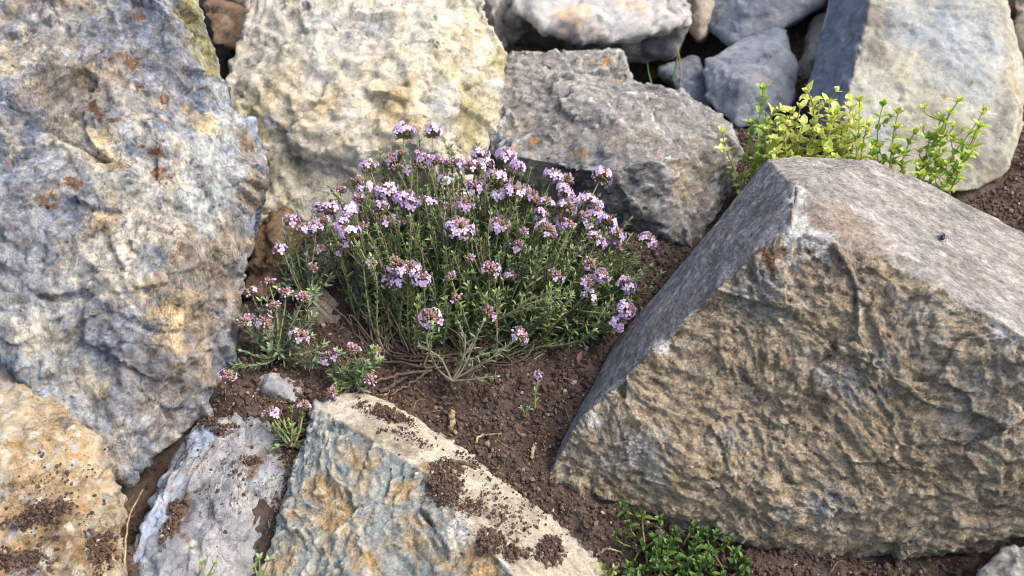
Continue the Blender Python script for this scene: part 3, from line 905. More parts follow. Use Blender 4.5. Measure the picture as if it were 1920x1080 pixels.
# crumbs lying on the stones -------------------------------------------
def stone_crumbs(key, patches, name, label, hi=0.0018):
    o_, P, N = RK[key]
    px, py, d = project(P)
    face = ((P - CAM) * N).sum(1) < 0
    pos, sz = [], []
    for (cx_, cy_, rx, ry, rot, cnt, spread) in patches:
        a = math.radians(rot)
        u = ((px - cx_) * math.cos(a) + (py - cy_) * math.sin(a)) / rx
        v = (-(px - cx_) * math.sin(a) + (py - cy_) * math.cos(a)) / ry
        r2 = u * u + v * v
        lump = perlin(P * 120, 5)
        w = np.where(face & (r2 < spread), np.exp(-r2 * 1.1) * sstep(-.5, .5, lump + .4 * (1 - r2)), 0) + 1e-9 * face
        idx = RNG.choice(len(P), cnt, p=w / w.sum())
        s = 0.0004 + hi * RNG.power(0.35, cnt)
        jit = RNG.normal(size=(cnt, 3)) * 0.0006
        pile = np.clip(1 - r2[idx], 0, 1) * RNG.uniform(0, .0025, cnt)
        pos.append(P[idx] + jit + N[idx] * (s * .4 + pile)[:, None])
        sz.append(s)
    pos, sz = np.concatenate(pos), np.concatenate(sz)
    o = crumbs(name, pos, sz, RNG, M_CRUMB, np.clip(RNG.beta(1.4, 2.6, len(sz)) + (RNG.random(len(sz)) < .03) * .6, 0, 1))
    tag(o, label, 'soil', kind='stuff')


stone_crumbs('front', [(832, 905, 36, 44, 0, 2200, 1.2), (872, 945, 66, 16, 20, 260, 2.5), (912, 1016, 26, 22, 0, 700, 1.5), (965, 1040, 22, 16, 0, 220, 2.2),
                       (1032, 1032, 26, 24, 0, 800, 1.6), (940, 975, 100, 44, 35, 260, 2.5), (725, 780, 60, 14, 22, 900, 1.8), (760, 822, 60, 12, 18, 120, 2.5),
                       (1010, 960, 70, 36, 40, 180, 2.5), (885, 870, 40, 14, 25, 260, 2), (900, 930, 160, 110, 35, 260, 2)], 'soil_crumbs', 'dark soil crumbs scattered in piles on the cream-topped rock', 0.0009)
stone_crumbs('lowgrey', [(405, 800, 40, 14, 15, 1500, 1.8), (470, 862, 16, 8, 0, 160, 2.5), (540, 850, 26, 16, 60, 700, 1.8), (325, 975, 14, 44, 20, 300, 2.4), (520, 960, 10, 60, 15, 500, 2), (420, 900, 110, 90, 0, 200, 2)], 'soil_crumbs', 'dark soil crumbs lying on the veined light grey rock', .0009)
stone_crumbs('ochre', [(70, 965, 60, 18, -15, 600, 2.4), (30, 1050, 70, 22, 0, 700, 2.4), (190, 1035, 26, 36, 0, 600, 2), (100, 960, 110, 110, 0, 300, 2)], 'soil_crumbs', 'brown crumbs lying in hollows of the ochre boulder', .0009)


# ------------------------------------------------------------------ plant building blocks
class MB:
    """collects vertices, faces and the per-vertex tint of one mesh"""
    def __init__(self):
        self.v, self.f3, self.f4, self.t, self.n = [], [], [], [], 0

    def add(self, v, tint, f3=None, f4=None):
        self.v.append(v)
        self.t.append(np.broadcast_to(tint, len(v)).astype(float))
        if f3 is not None and len(f3):
            self.f3.append(np.asarray(f3) + self.n)
        if f4 is not None and len(f4):
            self.f4.append(np.asarray(f4) + self.n)
        self.n += len(v)

    def build(self, name, mat, origin, parent=None, smooth=True):
        fs = []
        if self.f3:
            fs.append(np.concatenate(self.f3))
        if self.f4:
            fs.append(np.concatenate(self.f4))
        return mesh_np(name, np.concatenate(self.v), fs, mat, origin=origin, attrs={'tint': np.concatenate(self.t)}, smooth=smooth, parent=parent)

    def tube(self, path, r0, r1, tint=.5, sides=5):
        path = np.asarray(path, float)
        m = len(path)
        T = norm(np.gradient(path, axis=0))
        ref = np.array([0.31, 0.2, 0.93]) if abs(T[0][2]) < .9 else np.array([1.0, 0.1, 0])
        A = norm(np.cross(T, ref))
        B = np.cross(T, A)
        r = np.linspace(r0, r1, m)
        ang = np.arange(sides) / sides * 2 * np.pi
        ring = path[:, None] + r[:, None, None] * (A[:, None] * np.cos(ang)[None, :, None] + B[:, None] * np.sin(ang)[None, :, None])
        i = np.arange(m - 1)[:, None] * sides
        j = np.arange(sides)[None]
        jn = (j + 1) % sides
        q = np.stack([i + j, i + jn, i + sides + jn, i + sides + j], 2).reshape(-1, 4)
        tip = m * sides
        cap = np.stack([(m - 1) * sides + j[0], (m - 1) * sides + jn[0], np.full(sides, tip)], 1)
        self.add(np.concatenate([ring.reshape(-1, 3), path[-1:] + T[-1:] * r1]), tint, f3=cap, f4=q)

    LT = np.array([[0, 0, 0], [.33, -.42, .10], [.33, 0, 0], [.33, .42, .10], [.70, -.36, .08], [.70, 0, 0], [.70, .36, .08], [1, 0, -.04]])
    LF = np.array([[0, 1, 2], [0, 2, 3], [1, 4, 5], [1, 5, 2], [2, 5, 6], [2, 6, 3], [4, 7, 5], [5, 7, 6]])
    EDGE = np.array([0.3, 1, 0, 1, 1, 0, 1, .8])

    def leaves(self, O, D, U, L, W, tint, curl=0.0, edge=0.0):
        """many leaves: base points, directions, upper-side normals, lengths, widths"""
        O, D, U = np.asarray(O), norm(np.asarray(D)), np.asarray(U)
        S = norm(np.cross(D, U))
        U = np.cross(S, D)
        n = len(O)
        L = np.broadcast_to(L, n)
        W = np.broadcast_to(W, n)
        tint = np.broadcast_to(tint, n)
        t = self.LT
        z = t[None, :, 2] * W[:, None] * 1.6 + np.broadcast_to(curl, n)[:, None] * L[:, None] * (t[None, :, 0] ** 2)
        v = O[:, None] + D[:, None] * (t[None, :, 0] * L[:, None])[..., None] + S[:, None] * (t[None, :, 1] * W[:, None])[..., None] + U[:, None] * z[..., None]
        f = self.LF[None] + (np.arange(n) * 8)[:, None, None]
        self.add(v.reshape(-1, 3), (tint[:, None] + edge * self.EDGE[None]).ravel(), f3=f.reshape(-1, 3))

    def inst(self, TV, TF, O, D, scale, tint, roll=None, up=None):
        """copies of a template whose local z points along D"""
        O, D = np.asarray(O), norm(np.asarray(D))
        n = len(O)
        ref = np.tile(np.array([0, 0, 1.0]), (n, 1)) if up is None else np.asarray(up)
        bad = np.abs((D * ref).sum(1)) > .96
        ref[bad] = (1.0, 0.13, 0)
        Xa = norm(np.cross(ref, D))
        Ya = np.cross(D, Xa)
        if roll is not None:
            c, s_ = np.cos(roll)[:, None], np.sin(roll)[:, None]
            Xa, Ya = Xa * c + Ya * s_, Ya * c - Xa * s_
        scale = np.asarray(scale)
        if scale.ndim == 1:
            scale = scale[:, None].repeat(3, 1)
        tv = TV[None] * scale[:, None]
        v = O[:, None] + tv[..., :1] * Xa[:, None] + tv[..., 1:2] * Ya[:, None] + tv[..., 2:3] * D[:, None]
        f = TF[None] + (np.arange(n) * len(TV))[:, None, None]
        tt = np.asarray(tint)
        tt = tt[:, None].repeat(len(TV), 1) if tt.ndim == 1 else tt
        self.add(v.reshape(-1, 3), tt.ravel(), f3=f.reshape(-1, 3))


def bez(a, b, c, d, n=14):
    t = np.linspace(0, 1, n)[:, None]
    return (1 - t) ** 3 * a + 3 * (1 - t) ** 2 * t * b + 3 * (1 - t) * t * t * c + t ** 3 * d


def smooth_path(pts, n=16):
    pts = np.asarray(pts, float)
    if len(pts) == 2:
        return pts[0] + (pts[1] - pts[0]) * np.linspace(0, 1, n)[:, None]
    P = np.concatenate([[2 * pts[0] - pts[1]], pts, [2 * pts[-1] - pts[-2]]])
    out = []
    m = len(pts) - 1
    for i in range(m):
        p0, p1, p2, p3 = P[i:i + 4]
        t = np.linspace(0, 1, max(3, n // m), endpoint=(i == m - 1))[:, None]
        out.append(.5 * (2 * p1 + (p2 - p0) * t + (2 * p0 - 5 * p1 + 4 * p2 - p3) * t ** 2 + (3 * p1 - p0 - 3 * p2 + p3) * t ** 3))
    return np.concatenate(out)


def along(path, s):
    """points and tangents at arc-length fractions"""
    seg = np.linalg.norm(np.diff(path, axis=0), axis=1)
    L = np.concatenate([[0], np.cumsum(seg)])
    q = np.asarray(s) * L[-1]
    p = np.stack([np.interp(q, L, path[:, j]) for j in range(3)], 1)
    T = np.gradient(path, axis=0)
    t = norm(np.stack([np.interp(q, L, T[:, j]) for j in range(3)], 1))
    return p, t, L[-1]


def dress(mb, path, rng, lo=.3, hi=1.0, step=.0034, L=.0058, W=.0017, open_=(35, 65), tint=(.3, .6), tuft=.5, edge=0.0, tip=4, curl=-.1, grow=.3):
    """opposite pairs of leaves, with side tufts, along a stem"""
    _, _, length = along(path, [0])
    n = max(2, int(length * (hi - lo) / step))
    s = np.linspace(lo, hi, n)
    p, t, _ = along(path, s)
    ref = norm(np.cross(t, np.array([.3, .9, .2])))
    bi = np.cross(t, ref)
    O, D, U, LL, WW, TT = [], [], [], [], [], []
    ph0 = rng.uniform(0, 6.28)
    for i in range(n):
        ph = ph0 + i * 1.57 + rng.normal() * .25
        k = 1 - grow * max(0, (i / (n - 1)) - .6) / .4 * 1.0
        reps = [(0, 1.0), (math.pi, 1.0)]
        if rng.random() < tuft:
            reps += [(rng.uniform(0, 6.28), .62) for _ in range(rng.integers(1, 4))]
        for a, sc in reps:
            side = ref[i] * math.cos(ph + a) + bi[i] * math.sin(ph + a)
            el = math.radians(rng.uniform(*open_) * (.75 if sc < 1 else 1))
            d = t[i] * math.cos(el) + side * math.sin(el)
            u = t[i] * math.sin(el) - side * math.cos(el)
            O.append(p[i])
            D.append(d + rng.normal(size=3) * .08)
            U.append(u + rng.normal(size=3) * .1)
            LL.append(L * sc * k * rng.uniform(.75, 1.2))
            WW.append(W * sc * k * rng.uniform(.8, 1.2))
            TT.append(rng.uniform(*tint) + .12 * (i / (n - 1)) * (sc == 1))
    for j in range(tip):
        a = ph0 + j * 1.57
        side = ref[-1] * math.cos(a) + bi[-1] * math.sin(a)
        el = math.radians(rng.uniform(10, 45))
        O.append(p[-1])
        D.append(t[-1] * math.cos(el) + side * math.sin(el))
        U.append(t[-1] * math.sin(el) - side * math.cos(el))
        LL.append(L * rng.uniform(.55, .85))
        WW.append(W * rng.uniform(.6, .9))
        TT.append(rng.uniform(*tint) + .22)
    mb.leaves(np.array(O), np.array(D), np.array(U), np.array(LL), np.array(WW), np.array(TT), curl=rng.normal(curl, .1, len(O)), edge=edge)


M_LEAF = leaf_mat('thyme_leaf', [(0.0, (52, 67, 44)), (.3, (86, 109, 67)), (.55, (115, 138, 85)), (.78, (142, 161, 104)), (1, (176, 184, 110))], .5, .3)
M_LEAFGREY = leaf_mat('thyme_leaf_grey', [(0.0, (70, 86, 66)), (.4, (108, 126, 96)), (.7, (136, 152, 118)), (1, (164, 174, 122))], .6, .25)
M_LEMON = leaf_mat('variegated_leaf', [(0.0, (84, 122, 44)), (.3, (126, 158, 54)), (.55, (178, 192, 84)), (.8, (216, 216, 120)), (1.0, (234, 230, 156))], .45, .3)
M_CREEP = leaf_mat('creeping_leaf', [(0.0, (38, 58, 30)), (.4, (64, 92, 44)), (.75, (96, 126, 58)), (1, (146, 160, 84))], .5, .25)
M_PETAL = leaf_mat('thyme_petal', [(0.0, (150, 112, 156)), (.3, (194, 160, 198)), (.6, (212, 190, 220)), (1, (234, 224, 240))], .6, .3)
M_CALYX = leaf_mat('thyme_calyx', [(0.0, (92, 106, 56)), (.3, (128, 116, 76)), (.55, (124, 94, 82)), (.8, (146, 112, 108)), (1, (184, 150, 160))], .6, .15)
M_STEM = leaf_mat('thyme_stem', [(0.0, (52, 42, 34)), (.4, (96, 80, 66)), (.7, (128, 114, 92)), (1, (112, 118, 70))], .75, 0)
M_GREENSTEM = leaf_mat('green_stem', [(0.0, (110, 82, 66)), (.5, (130, 132, 76)), (1, (140, 156, 80))], .65, 0)

# templates -------------------------------------------------------------
SP_V = np.array([[0, 0, 0], [.5, 0, .55], [0, .5, .55], [-.5, 0, .55], [0, -.5, .55], [0, 0, 1.0]])
SP_F = np.array([[0, 2, 1], [0, 3, 2], [0, 4, 3], [0, 1, 4], [1, 2, 5], [2, 3, 5], [3, 4, 5], [4, 1, 5]])


def _flower():
    v, f, t = [[0, 0, -.5], [.12, 0, 0], [0, .12, 0], [-.12, 0, 0], [0, -.12, 0]], [[0, 1, 2], [0, 2, 3], [0, 3, 4], [0, 4, 1]], [.4, .25, .25, .25, .25]
    for ang, ln, wd, lift in ((90, .82, .36, .30), (-90, 1.1, .42, -.10), (12, .95, .38, .02), (168, .95, .38, .02)):
        a = math.radians(ang)
        c, s_ = math.cos(a), math.sin(a)
        b = len(v)
        for (x_, y_, z_, tt) in ((0.02, 0, .02, -.35), (.45 * ln, -wd, .10, 0), (.45 * ln, wd, .10, 0), (.55 * ln, 0, .02, -.05), (ln, -wd * .62, .0, .06), (ln * .92, 0, .04, .02), (ln, wd * .62, .0, .06)):
            v.append([x_ * c - y_ * s_, x_ * s_ + y_ * c, z_ + lift * x_])
            t.append(tt)
        f += [[b, b + 1, b + 3], [b, b + 3, b + 2], [b + 1, b + 4, b + 5], [b + 1, b + 5, b + 3], [b + 3, b + 5, b + 6], [b + 3, b + 6, b + 2]]
    return np.array(v, float), np.array(f), np.array(t)


FL_V, FL_F, FL_T = _flower()


def fib(n):
    i = np.arange(n) + .5
    z_ = 1 - 2 * i / n
    a = i * 2.39996
    r = np.sqrt(1 - z_ * z_)
    return np.stack([r * np.cos(a), r * np.sin(a), z_], 1)


def flower_head(P, axis_, r, openness, rng, parent, blue=0.0, into=None):
    """round head of small calyces with two-lipped flowers round it"""
    axis_ = norm(axis_)
    A = norm(np.cross(axis_, np.array([.2, .9, .1])))
    B = np.cross(axis_, A)
    M = np.stack([A, B, axis_], 1)
    n = int(46 + 26 * min(1.5, r / .006))
    d = fib(n)
    d = norm(d + rng.normal(size=d.shape) * .13)
    d = d[d[:, 2] > -.72]
    n = len(d)
    squash = np.array([1, 1, .82])
    mb = MB() if into is None else into[0]
    ln = r * rng.uniform(.82, 1.12, n)
    age = rng.uniform(.45, .95, n) - .5 * sstep(0, -.6, d[:, 2])
    age = age - (rng.random(n) < .16) * .35
    mb.inst(SP_V, SP_F, np.tile(P, (n, 1)), (d * squash) @ M.T, np.stack([ln * .34, ln * .34, ln], 1), age)
    # bracts under the head
    nb = 8
    a = np.arange(nb) / nb * 6.283 + rng.uniform(0, 1)
    bd = np.stack([np.cos(a), np.sin(a), np.full(nb, -.05)], 1)
    mb.leaves(np.tile(P - axis_ * r * .45, (nb, 1)), bd @ M.T, np.tile(axis_, (nb, 1)), r * rng.uniform(.8, 1.25, nb), r * .36, rng.uniform(-.05, .2, nb), curl=.15)
    head = mb.build('flower_head', M_CALYX, P, parent) if into is None else None
    # blossoms and pink buds
    fb = MB() if into is None else into[1]
    zone = (d[:, 2] > -.35) & (d[:, 2] < .88)
    want = rng.random(n) < openness * np.where(d[:, 2] < .55, 1.0, .35)
    idx = np.where(zone & want)[0]
    if len(idx):
        m = len(idx)
        dd = norm(d[idx] + np.array([0, 0, .12]) + rng.normal(size=(m, 3)) * .18)
        sz = .0024 * rng.uniform(.8, 1.2, m)
        base = .62 + rng.normal(size=m) * .12 + blue
        fb.inst(FL_V, FL_F, P + (d[idx] * squash) @ M.T * (r * 1.13), dd @ M.T, np.stack([sz, sz, sz], 1), base[:, None] + FL_T[None], up=np.tile(axis_, (m, 1)) + 0.0, roll=rng.normal(size=m) * .25)
    nbud = max(3, int(n * (.10 + .10 * openness)))
    bi = rng.choice(np.where(zone)[0], min(nbud, zone.sum()), replace=False)
    bi = bi[~np.isin(bi, idx)]
    if len(bi):
        br = .00085 * rng.uniform(.7, 1.25, len(bi))
        fb.inst(ICO_V, ICO_F, P + (d[bi] * squash) @ M.T * (r * 1.05), d[bi] @ M.T, np.stack([br, br, br * 1.25], 1), .36 + rng.normal(size=len(bi)) * .12)
    if fb.n and into is None:
        fb.build('blossoms', M_PETAL, P, head)
    return head


# ------------------------------------------------------------------ the flowering thyme
R = np.random.default_rng(5)
tb = V(860, 668, gd(668))
tb[2] = soil_z(np.array([tb[0]]), np.array([tb[1]]), False)[0]
thyme = empty('thyme_plant', tb)
tag(thyme, 'bushy flowering thyme with lilac flower heads in the middle of the photo', 'plant')

# px, py, radius factor, openness
HEADS = [(758, 254, 1.15, .8), (694, 318, 1.0, .6), (744, 319, .75, .03), (783, 318, .8, .03), (753, 290, .6, .05), (785, 294, .65, .05), (639, 360, .7, .0), (669, 343, .65, .02), (675, 378, .85, .35),
         (728, 365, 1.25, .7), (758, 376, 1.1, .75), (772, 388, .8, .5), (657, 400, .95, .65), (730, 425, 1.15, .55), (662, 444, 1.0, .6), (650, 470, .9, .3), (546, 419, .85, .5), (569, 433, .85, .4), (605, 419, .8, .3),
         (592, 430, .75, .2), (525, 472, .75, .35), (601, 470, .7, .05), (797, 389, 1.1, .6), (694, 496, .75, .03), (745, 500, .95, .12), (811, 252, 1.0, .75), (815, 305, .85, .45), (837, 312, .8, .1), (860, 310, .7, .08),
         (900, 294, .95, .5), (948, 296, 1.0, .75), (890, 322, 1.3, .75), (930, 340, 1.2, .7), (958, 325, .7, .05), (892, 357, 1.0, .65), (964, 367, 1.2, .7), (994, 376, 1.1, .6), (938, 372, .9, .6), (1036, 335, 1.0, .75),
         (1056, 364, 1.0, .7), (1126, 335, 1.05, .6), (1100, 378, .9, .4), (1114, 402, .9, .5), (1025, 384, .75, .25), (1137, 420, .95, .6), (1153, 443, 1.0, .6), (1152, 466, .85, .5), (1211, 456, 1.0, .65),
         (869, 389, 1.15, .65), (840, 395, .8, .1), (861, 438, 1.5, .85), (936, 428, 1.05, .5), (978, 440, .75, .0), (1022, 437, 1.15, .5), (1065, 425, .75, .08), (1090, 408, .75, .25), (970, 464, .85, .2), (882, 490, .7, .02),
         (1103, 497, .8, .1), (919, 510, 1.0, .4), (846, 524, .75, .06), (857, 562, .7, .0), (808, 601, 1.15, .5), (913, 590, .95, .15), (972, 633, 1.0, .2), (1040, 521, .9, .06), (1097, 532, .9, .35), (1170, 537, 1.0, .7),
         (1170, 582, .95, .7), (1155, 608, .8, .5), (1126, 520, .8, .4), (587, 506, .65, .0), (504, 533, .75, .04), (472, 551, .8, .12), (535, 552, .75, .05), (568, 562, .8, .12), (515, 577, .75, .05), (437, 580, .8, .15),
         (461, 609, 1.0, .25), (497, 608, .9, .15), (561, 634, .95, .12), (663, 658, .8, .1), (705, 660, .75, .08), (622, 674, 1.0, .22), (690, 714, .85, .06), (625, 737, .85, .1), (428, 705, .8, .15), (511, 781, .95, .3), (568, 763, .75, .05),
         (767, 512, 1.25, .55), (746, 530, .9, .4), (791, 527, .9, .3), (642, 424, .8, .5), (715, 394, .9, .45), (912, 312, .8, .4), (1010, 402, .7, .2)]


def head_depth(px, py):
    if px < 640 and not (py < 445 and px > 590):
        if py > 740:
            return .492
        if px < 640 and py > 640:
            return .515 + (700 - py) * .0002
        if py > 540:
            return .528 + (620 - py) * .0001
        return .565
    if py > 640 and px < 760:
        return .512
    d = .60 - (py - 250) / 390 * .088
    return d + max(0, (px - 1050)) * .00012


BASES = [V(px, py, gd(py)) for px, py in ((745, 668), (790, 676), (830, 662), (870, 655), (910, 652), (950, 645), (850, 690), (800, 650), (890, 672), (720, 650), (985, 628))]
SUB = {'soft': V(575, 560, .568), 'low': V(520, 668, .536), 'mid': V(668, 716, .523), 'hang': V(548, 838, .494), 'out': V(445, 690, .53), 'front': V(850, 700, .523), 'right': V(1040, 585, .556)}
for b_ in list(BASES):
    b_[2] = min(b_[2], soil_z(b_[:1], b_[1:2], False)[0])


def anchor(px, py):
    if px < 640:
        if py > 755:
            return 'hang'
        if px < 450 and py > 690:
            return 'out'
        if py > 650:
            return 'mid'
        if py > 525 and not (580 < px and py < 530):
            return 'low'
        return 'soft'
    if py > 640 and px < 740:
        return 'mid'
    if (px, py) in ((972, 633), (913, 590)):
        return 'front'
    if px > 1100 and py > 500:
        return 'right'
    return 'base'


def sprig_path(P, key, rng):
    if key == 'base':
        w = np.array([np.linalg.norm(P[:2] - b[:2]) for b in BASES])
        B = BASES[int(np.argsort(w)[rng.integers(0, 4)])] + np.append(rng.normal(size=2) * .006, -.002)
        out = P - tb
        out[2] = 0
        ax = norm(np.array([0, 0, 1.0]) + out * 7 + rng.normal(size=3) * .22)
        L = np.linalg.norm(P - B)
        return bez(B, B + (P - B) * .3 + out * .25 - np.array([0, 0, .12 * L]) + rng.normal(size=3) * .008, P - ax * L * .38, P, 16), ax
    B = SUB[key]
    v = P - B
    L = np.linalg.norm(v)
    ax = norm(v / L + np.array([0, 0, .7]) + rng.normal(size=3) * .12)
    return bez(B, B + v * .35 + rng.normal(size=3) * .004, P - ax * L * .35, P, 12), ax


for (px, py, rf, op) in HEADS:
    d = head_depth(px, py) + R.normal() * .005
    P = V(px, py, d)
    key = anchor(px, py)
    path, ax = sprig_path(P, key, R)
    sb = MB()
    sb.tube(path, .0008, .0005, R.uniform(.7, 1.0), 5)
    st = sb.build('flowering_stem', M_STEM, path[0], thyme)
    lb = MB()
    grey = key in ('soft', 'low', 'mid', 'front')
    lo = .42 if key == 'base' else .1
    dress(lb, path[:-1], R, lo, .97, .0034, .0068 if not grey else .0060, .0022, tint=(.15, .6), tuft=.75, tip=0)
    lb.build('leaves', M_LEAFGREY if grey and R.random() < .8 else M_LEAF, path[0], st)
    r = .0062 * rf * d / .55
    flower_head(P + ax * r * .3, ax, r, min(.85, op * .75), R, thyme, blue=R.normal() * .06)

# leafy shoots without flowers: the filling of the bush, as one mass
fill_l, fill_g, fill_s = MB(), MB(), MB()
base_heads = [h for h in HEADS if anchor(h[0], h[1]) == 'base']
for i in range(460):
    h = base_heads[R.integers(len(base_heads))]
    px, py = h[0] + R.normal() * 38, h[1] + abs(R.normal()) * 55 + 14
    if py > 600 or (px < 770 and py > 470 + (px - 640) * .5):
        continue
    P = V(px, py, head_depth(px, py) + .007 + R.normal() * .012)
    path, ax = sprig_path(P, 'base', R)
    fill_s.tube(path, .0009, .0005, R.uniform(.3, .7), 4)
    dress(fill_l, path, R, .28, 1, .0031, .0066, .0021, tint=(.1, .75), tuft=.95)
extra = (MB(), MB())
for i in range(46):   # smaller, mostly unopened heads deeper in the bush
    h = base_heads[R.integers(len(base_heads))]
    px, py = h[0] + R.normal() * 30, h[1] + R.normal() * 22 + 8
    if py > 560 or py < 285 or (px < 700 and py > 470) or px > 1165:
        continue
    d = head_depth(px, py) + .010 + R.normal() * .008
    P = V(px, py, d)
    path, ax = sprig_path(P, 'base', R)
    fill_s.tube(path, .0009, .0005, R.uniform(.3, .7), 4)
    dress(fill_l, path[:-1], R, .35, .97, .0034, .0066, .0020, tint=(.1, .7), tuft=.8, tip=0)
    flower_head(P + ax * .0015, ax, .0060 * R.uniform(.7, 1.1), R.choice([.05, .3, .55]), R, None, R.normal() * .06, extra)
for i in range(90):   # dense dark spikes on the right flank
    px, py = R.uniform(985, 1190), R.uniform(450, 600)
    if py < 440 + (px - 1100) * .35:
        continue
    P = V(px, py, .568 + (520 - py) * .00022 + R.normal() * .008)
    path, ax = sprig_path(P, 'base', R)
    fill_s.tube(path, .0009, .0005, R.uniform(.3, .7), 4)
    dress(fill_l, path, R, .35, 1, .0028, .0070, .0021, tint=(.1, .55), tuft=.8)
for key, n_, bx, by in (('soft', 32, (515, 640), (415, 550)), ('low', 34, (440, 640), (560, 690)), ('mid', 20, (600, 715), (640, 735)), ('hang', 14, (505, 580), (765, 850)), ('right', 26, (1050, 1190), (560, 630))):
    for i in range(n_):
        px, py = R.uniform(*bx), R.uniform(*by)
        d = head_depth(px, py) + R.normal() * .006 + (.004 if key != 'right' else .0)
        if key == 'right':
            d = .553 + R.normal() * .006
        path, ax = sprig_path(V(px, py, d), key, R)
        fill_s.tube(path, .0007, .0004, R.uniform(.4, .9), 4)
        dress(fill_g if key in ('soft', 'low') or (key == 'mid' and R.random() < .5) else fill_l, path, R, .12, 1, .0033, .0068, .0023, tint=(.25, .75) if key != 'right' else (.1, .6), tuft=.6)
# the greyish leafy shoots lying in front
for pts in ([(852, 712, .52), (868, 690, .518), (890, 640, .515), (905, 606, .512)], [(850, 712, .52), (890, 690, .515), (930, 665, .512), (962, 640, .511)], [(848, 714, .519), (880, 712, .515), (925, 706, .512)],
            [(848, 714, .519), (820, 690, .52), (800, 640, .515), (808, 612, .512)], [(846, 712, .52), (836, 690, .518), (822, 668, .515), (790, 650, .514)], [(848, 712, .52), (866, 680, .516), (872, 640, .514), (862, 610, .513)],
            [(950, 590, .535), (990, 570, .53), (1030, 560, .527), (1065, 550, .525)], [(960, 575, .54), (1000, 560, .532), (1040, 545, .53)], [(930, 600, .538), (985, 580, .53), (1050, 575, .527)]):
    path = smooth_path([V(*q) for q in pts], 18)
    fill_s.tube(path, .0009, .0005, .6, 5)
    g = pts[0][1] > 650
    dress(fill_g if g else fill_l, path, R, .3 if g else .1, 1, .0030, .0062, .0022, tint=(.3, .7) if g else (.5, .9), tuft=.7)
o = fill_l.build('inner_shoots', M_LEAF, tb, thyme)
tag(o, None, kind='stuff')
o = extra[0].build('small_flower_heads', M_CALYX, tb, thyme)
tag(o, None, kind='stuff')
e2 = extra[1].build('blossoms', M_PETAL, tb, o)
o = fill_g.build('grey_green_shoots', M_LEAFGREY, tb, thyme)
tag(o, None, kind='stuff')
o = fill_s.build('shoot_stems', M_STEM, tb, thyme)
tag(o, None, kind='stuff')

# bare woody branches near the ground
WOOD = [([(790, 690, .545), (745, 670, .55), (680, 640, .555), (655, 606, .56), (615, 565, .565), (575, 552, .568)], .0011, .0007),
        ([(800, 690, .54), (733, 678, .538), (660, 690, .536), (607, 686, .532), (560, 672, .533), (520, 668, .536)], .0010, .0006),
        ([(810, 695, .538), (760, 700, .53), (700, 715, .524), (660, 720, .522)], .0011, .0007),
        ([(660, 720, .522), (620, 770, .507), (585, 815, .497), (548, 838, .493)], .0012, .0008),
        ([(520, 668, .536), (480, 680, .533), (445, 690, .53)], .001, .0007),
        ([(860, 690, .535), (855, 700, .527), (850, 712, .52)], .0013, .001),
        ([(880, 668, .55), (930, 640, .552), (985, 610, .555), (1040, 588, .556), (1080, 580, .556)], .0010, .0006),
        ([(800, 700, .535), (765, 720, .528), (735, 742, .522), (715, 755, .52)], .0010, .0006)]
for pts, r0, r1 in WOOD:
    path = smooth_path([V(*q) for q in pts], 24)
    path[1:-1] += R.normal(size=(len(path) - 2, 3)) * .0006
    mb = MB()
    mb.tube(path, r0, r1, R.uniform(.05, .4), 6)
    mb.build('woody_branch', M_STEM, path[0], thyme)
for i in range(30):
    px, py = R.uniform(705, 985), R.uniform(625, 695)
    q = V(px, py, gd(py) - .004)
    e = V(px + R.normal() * 80, py - R.uniform(10, 110), .555 + R.normal() * .015)
    m_ = (q + e) / 2 + R.normal(size=3) * .012
    path = smooth_path([V(860 + R.normal() * 30, 672, gd(672) + .002), q + np.array([0, 0, .004]), m_, e], 18)
    mb = MB()
    mb.tube(path, R.uniform(.0005, .0011), .0004, R.uniform(.0, .45), 5)
    mb.build('woody_branch', M_STEM, path[0], thyme)

# ------------------------------------------------------------------ variegated herb
LT = [(1431, 170, 0, 1425), (1355, 250, 2, 1405), (1409, 237, 0, 1415), (1437, 244, 0, 1440), (1461, 207, 1, 1460), (1483, 213, 1, 1475), (1516, 174, 1, 1510), (1535, 207, 1, 1520), (1555, 196, 1, 1540), (1587, 189, 1, 1570), (1612, 192, 1, 1590),
      (1561, 226, 1, 1550), (1579, 244, 1, 1570), (1527, 250, 1, 1530), (1505, 237, 1, 1500), (1601, 222, 1, 1590), (1655, 200, 0, 1640), (1683, 216, .5, 1660), (1624, 244, .5, 1615), (1679, 243, .3, 1665), (1713, 252, 0, 1680), (1742, 260, .3, 1690),
      (1763, 226, .5, 1695), (1794, 193, .4, 1700), (1780, 216, .4, 1700), (1842, 212, .4, 1705), (1835, 240, .4, 1710), (1831, 257, .3, 1710), (1816, 289, .3, 1700), (1757, 311, .2, 1695), (1798, 317, .3, 1710), (1694, 290, 0, 1680), (1727, 333, .2, 1700),
      (1480, 260, 1, 1485), (1545, 268, .7, 1545), (1600, 270, .5, 1595), (1450, 275, .5, 1460), (1420, 300, 0, 1425), (1390, 335, .2, 1405), (1470, 235, 1, 1475), (1595, 205, 1, 1580), (1570, 210, 1, 1560), (1640, 275, 0, 1640), (1500, 205, 1, 1500)]
for i in range(12):
    qx, qy = R.uniform(1445, 1625), R.uniform(205, 300)
    LT.append((qx, qy, R.uniform(.6, 1), qx + R.normal() * 22))
g = V(1560, 470, .62)
lemon = empty('herb_plant', (g[0], g[1], soil_z(g[:1], g[1:2], False)[0]))
tag(lemon, 'yellow-green variegated herb with small round leaves behind the big right boulder', 'plant')
